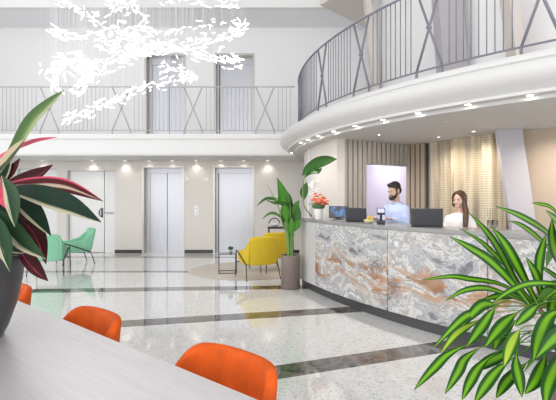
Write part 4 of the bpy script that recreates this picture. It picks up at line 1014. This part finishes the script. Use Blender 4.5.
# ---------------------------------------------------------------- wall fittings
t = thing('lift_call_panel', 'lift call plate with buttons on the pier between the two lifts', 'call panel', (wx(196.5), YB, 1.12))
MB().rbox(-.055, .055, -.012, -.001, -.13, .13, .004, 2).build('plate', mat('white_plate', (.86, .86, .88), .3), t)
for z in (.05, -.05): MB().tube([(0, -.012, z), (0, -.018, z)], .02, 14).build('button', mat('button_steel', (.55, .55, .6), .3, metal=.7), t)
for px, wds in ((186.8, 'left'), (206, 'right')):
    t = thing('lift_indicator', 'small white indicator plate high on the pier between lifts, %s one' % wds, 'indicator', (wx(px), YB, 1.93))
    MB().rbox(-.05, .05, -.02, -.001, -.04, .04, .006, 2).build('plate', mat('white_plate', (.86, .86, .88), .3), t)
    MB().box(-.03, .03, -.023, -.019, -.012, .012).build('display', mat('indicator_glass', (.7, .7, .72), .2), t)

# ---------------------------------------------------------------- chandelier
glow = mat('crystal_glow', (.95, .95, .97), .3, emit=(1, .985, .97), estr=1.0)
CZ = 7.6
t = thing('chandelier', 'large swirling chandelier of hundreds of glowing glass rods hung from the ceiling', 'chandelier', (-2.1, 7.0, CZ))
ctr = Vector((-2.1, 7.0, CZ))
MB().rbox(-1.55, 1.55, -1.3, 1.3, -.10, 0, .02, 2).build('ceiling_plate', mat('chandelier_plate', (.82, .82, .82), .4), t)
rc = random.Random(21)
bands = [  # (pixel x, pixel y, distance) way points of each swirl, rods, spread in px
    ([(52, -6, 7.4), (75, 9, 7.2), (95, 19, 7.0), (120, 27, 6.8), (150, 33, 6.7)], 50, 5),
    ([(50, 30, 6.6), (65, 36, 6.7), (95, 34, 6.9), (125, 36, 7.1), (160, 44, 7.3)], 48, 4.5),
    ([(60, 88, 6.3), (52, 75, 6.3), (62, 63, 6.4), (80, 58, 6.6), (88, 68, 6.7), (84, 84, 6.6), (72, 92, 6.4)], 75, 5),
    ([(60, 60, 6.6), (90, 70, 6.5), (120, 58, 6.6), (155, 50, 6.8), (195, 44, 7.1), (228, 36, 7.4), (247, 25, 7.6)], 110, 5.5),
    ([(95, 46, 7.2), (130, 50, 7.3), (165, 46, 7.4), (200, 54, 7.4), (226, 60, 7.3), (240, 62, 7.2)], 85, 5.5),
    ([(64, 120, 6.2), (80, 115, 6.3), (100, 107, 6.4), (125, 97, 6.6), (150, 87, 6.8), (172, 80, 7.0), (192, 76, 7.2), (176, 68, 7.4), (160, 70, 7.5)], 85, 4.5),
    ([(85, -6, 7.8), (115, 2, 7.8), (150, -2, 7.7), (185, 0, 7.6), (222, 3, 7.6), (238, 5, 7.6)], 40, 4),
    ([(110, 12, 7.0), (128, 6, 7.2), (146, 20, 7.2), (140, 34, 7.0), (120, 46, 6.9)], 36, 5.5),
    ([(150, 34, 7.4), (180, 30, 7.6), (215, 22, 7.7), (246, 22, 7.6)], 22, 3.5)]
rods = []
for pts, n, spr in bands:
    sp = spline([P(*q) for q in pts], 12)
    for k in range(int(n * 1.45)):
        f = (k + rc.random()) / int(n * 1.45) * (len(sp) - 1); i = int(f); p = sp[i].lerp(sp[min(i+1, len(sp)-1)], f - i); tg = (sp[min(i+1, len(sp)-1)] - sp[i]).normalized()
        p = p + Vector((rc.gauss(0, 1), rc.gauss(0, 1.6), rc.gauss(0, 1))) * (spr * .68 / 64)
        d = (tg * 1.0 + Vector((rc.gauss(0, .5), rc.gauss(0, .6), rc.gauss(0, .30)))).normalized()
        rods.append((p, d, rc.uniform(.06, .15)))
rc.shuffle(rods); rods.sort(key=lambda r: r[0].y)
many, cab = MB(), MB()
for k, (p, d, l) in enumerate(rods):
    a, b = p - d * l / 2 - ctr, p + d * l / 2 - ctr
    if k < 100: MB().tube([a, a.lerp(b, .15), a.lerp(b, .85), b], [.003, .0095, .0095, .003], 6).build('crystal_rod', glow, t, True)
    else: many.tube([a, a.lerp(b, .15), a.lerp(b, .85), b], [.003, .0095, .0095, .003], 6)
    if k % 2 == 0:
        c = p - ctr; cab.tube([c, Vector((c.x, c.y, -.09))], .0015, 3)
o = many.build('crystal_rods', glow, t, True); o['kind'] = 'stuff'
o = cab.build('suspension_wires', mat('wire', (.72, .72, .74), .4), t); o['kind'] = 'stuff'
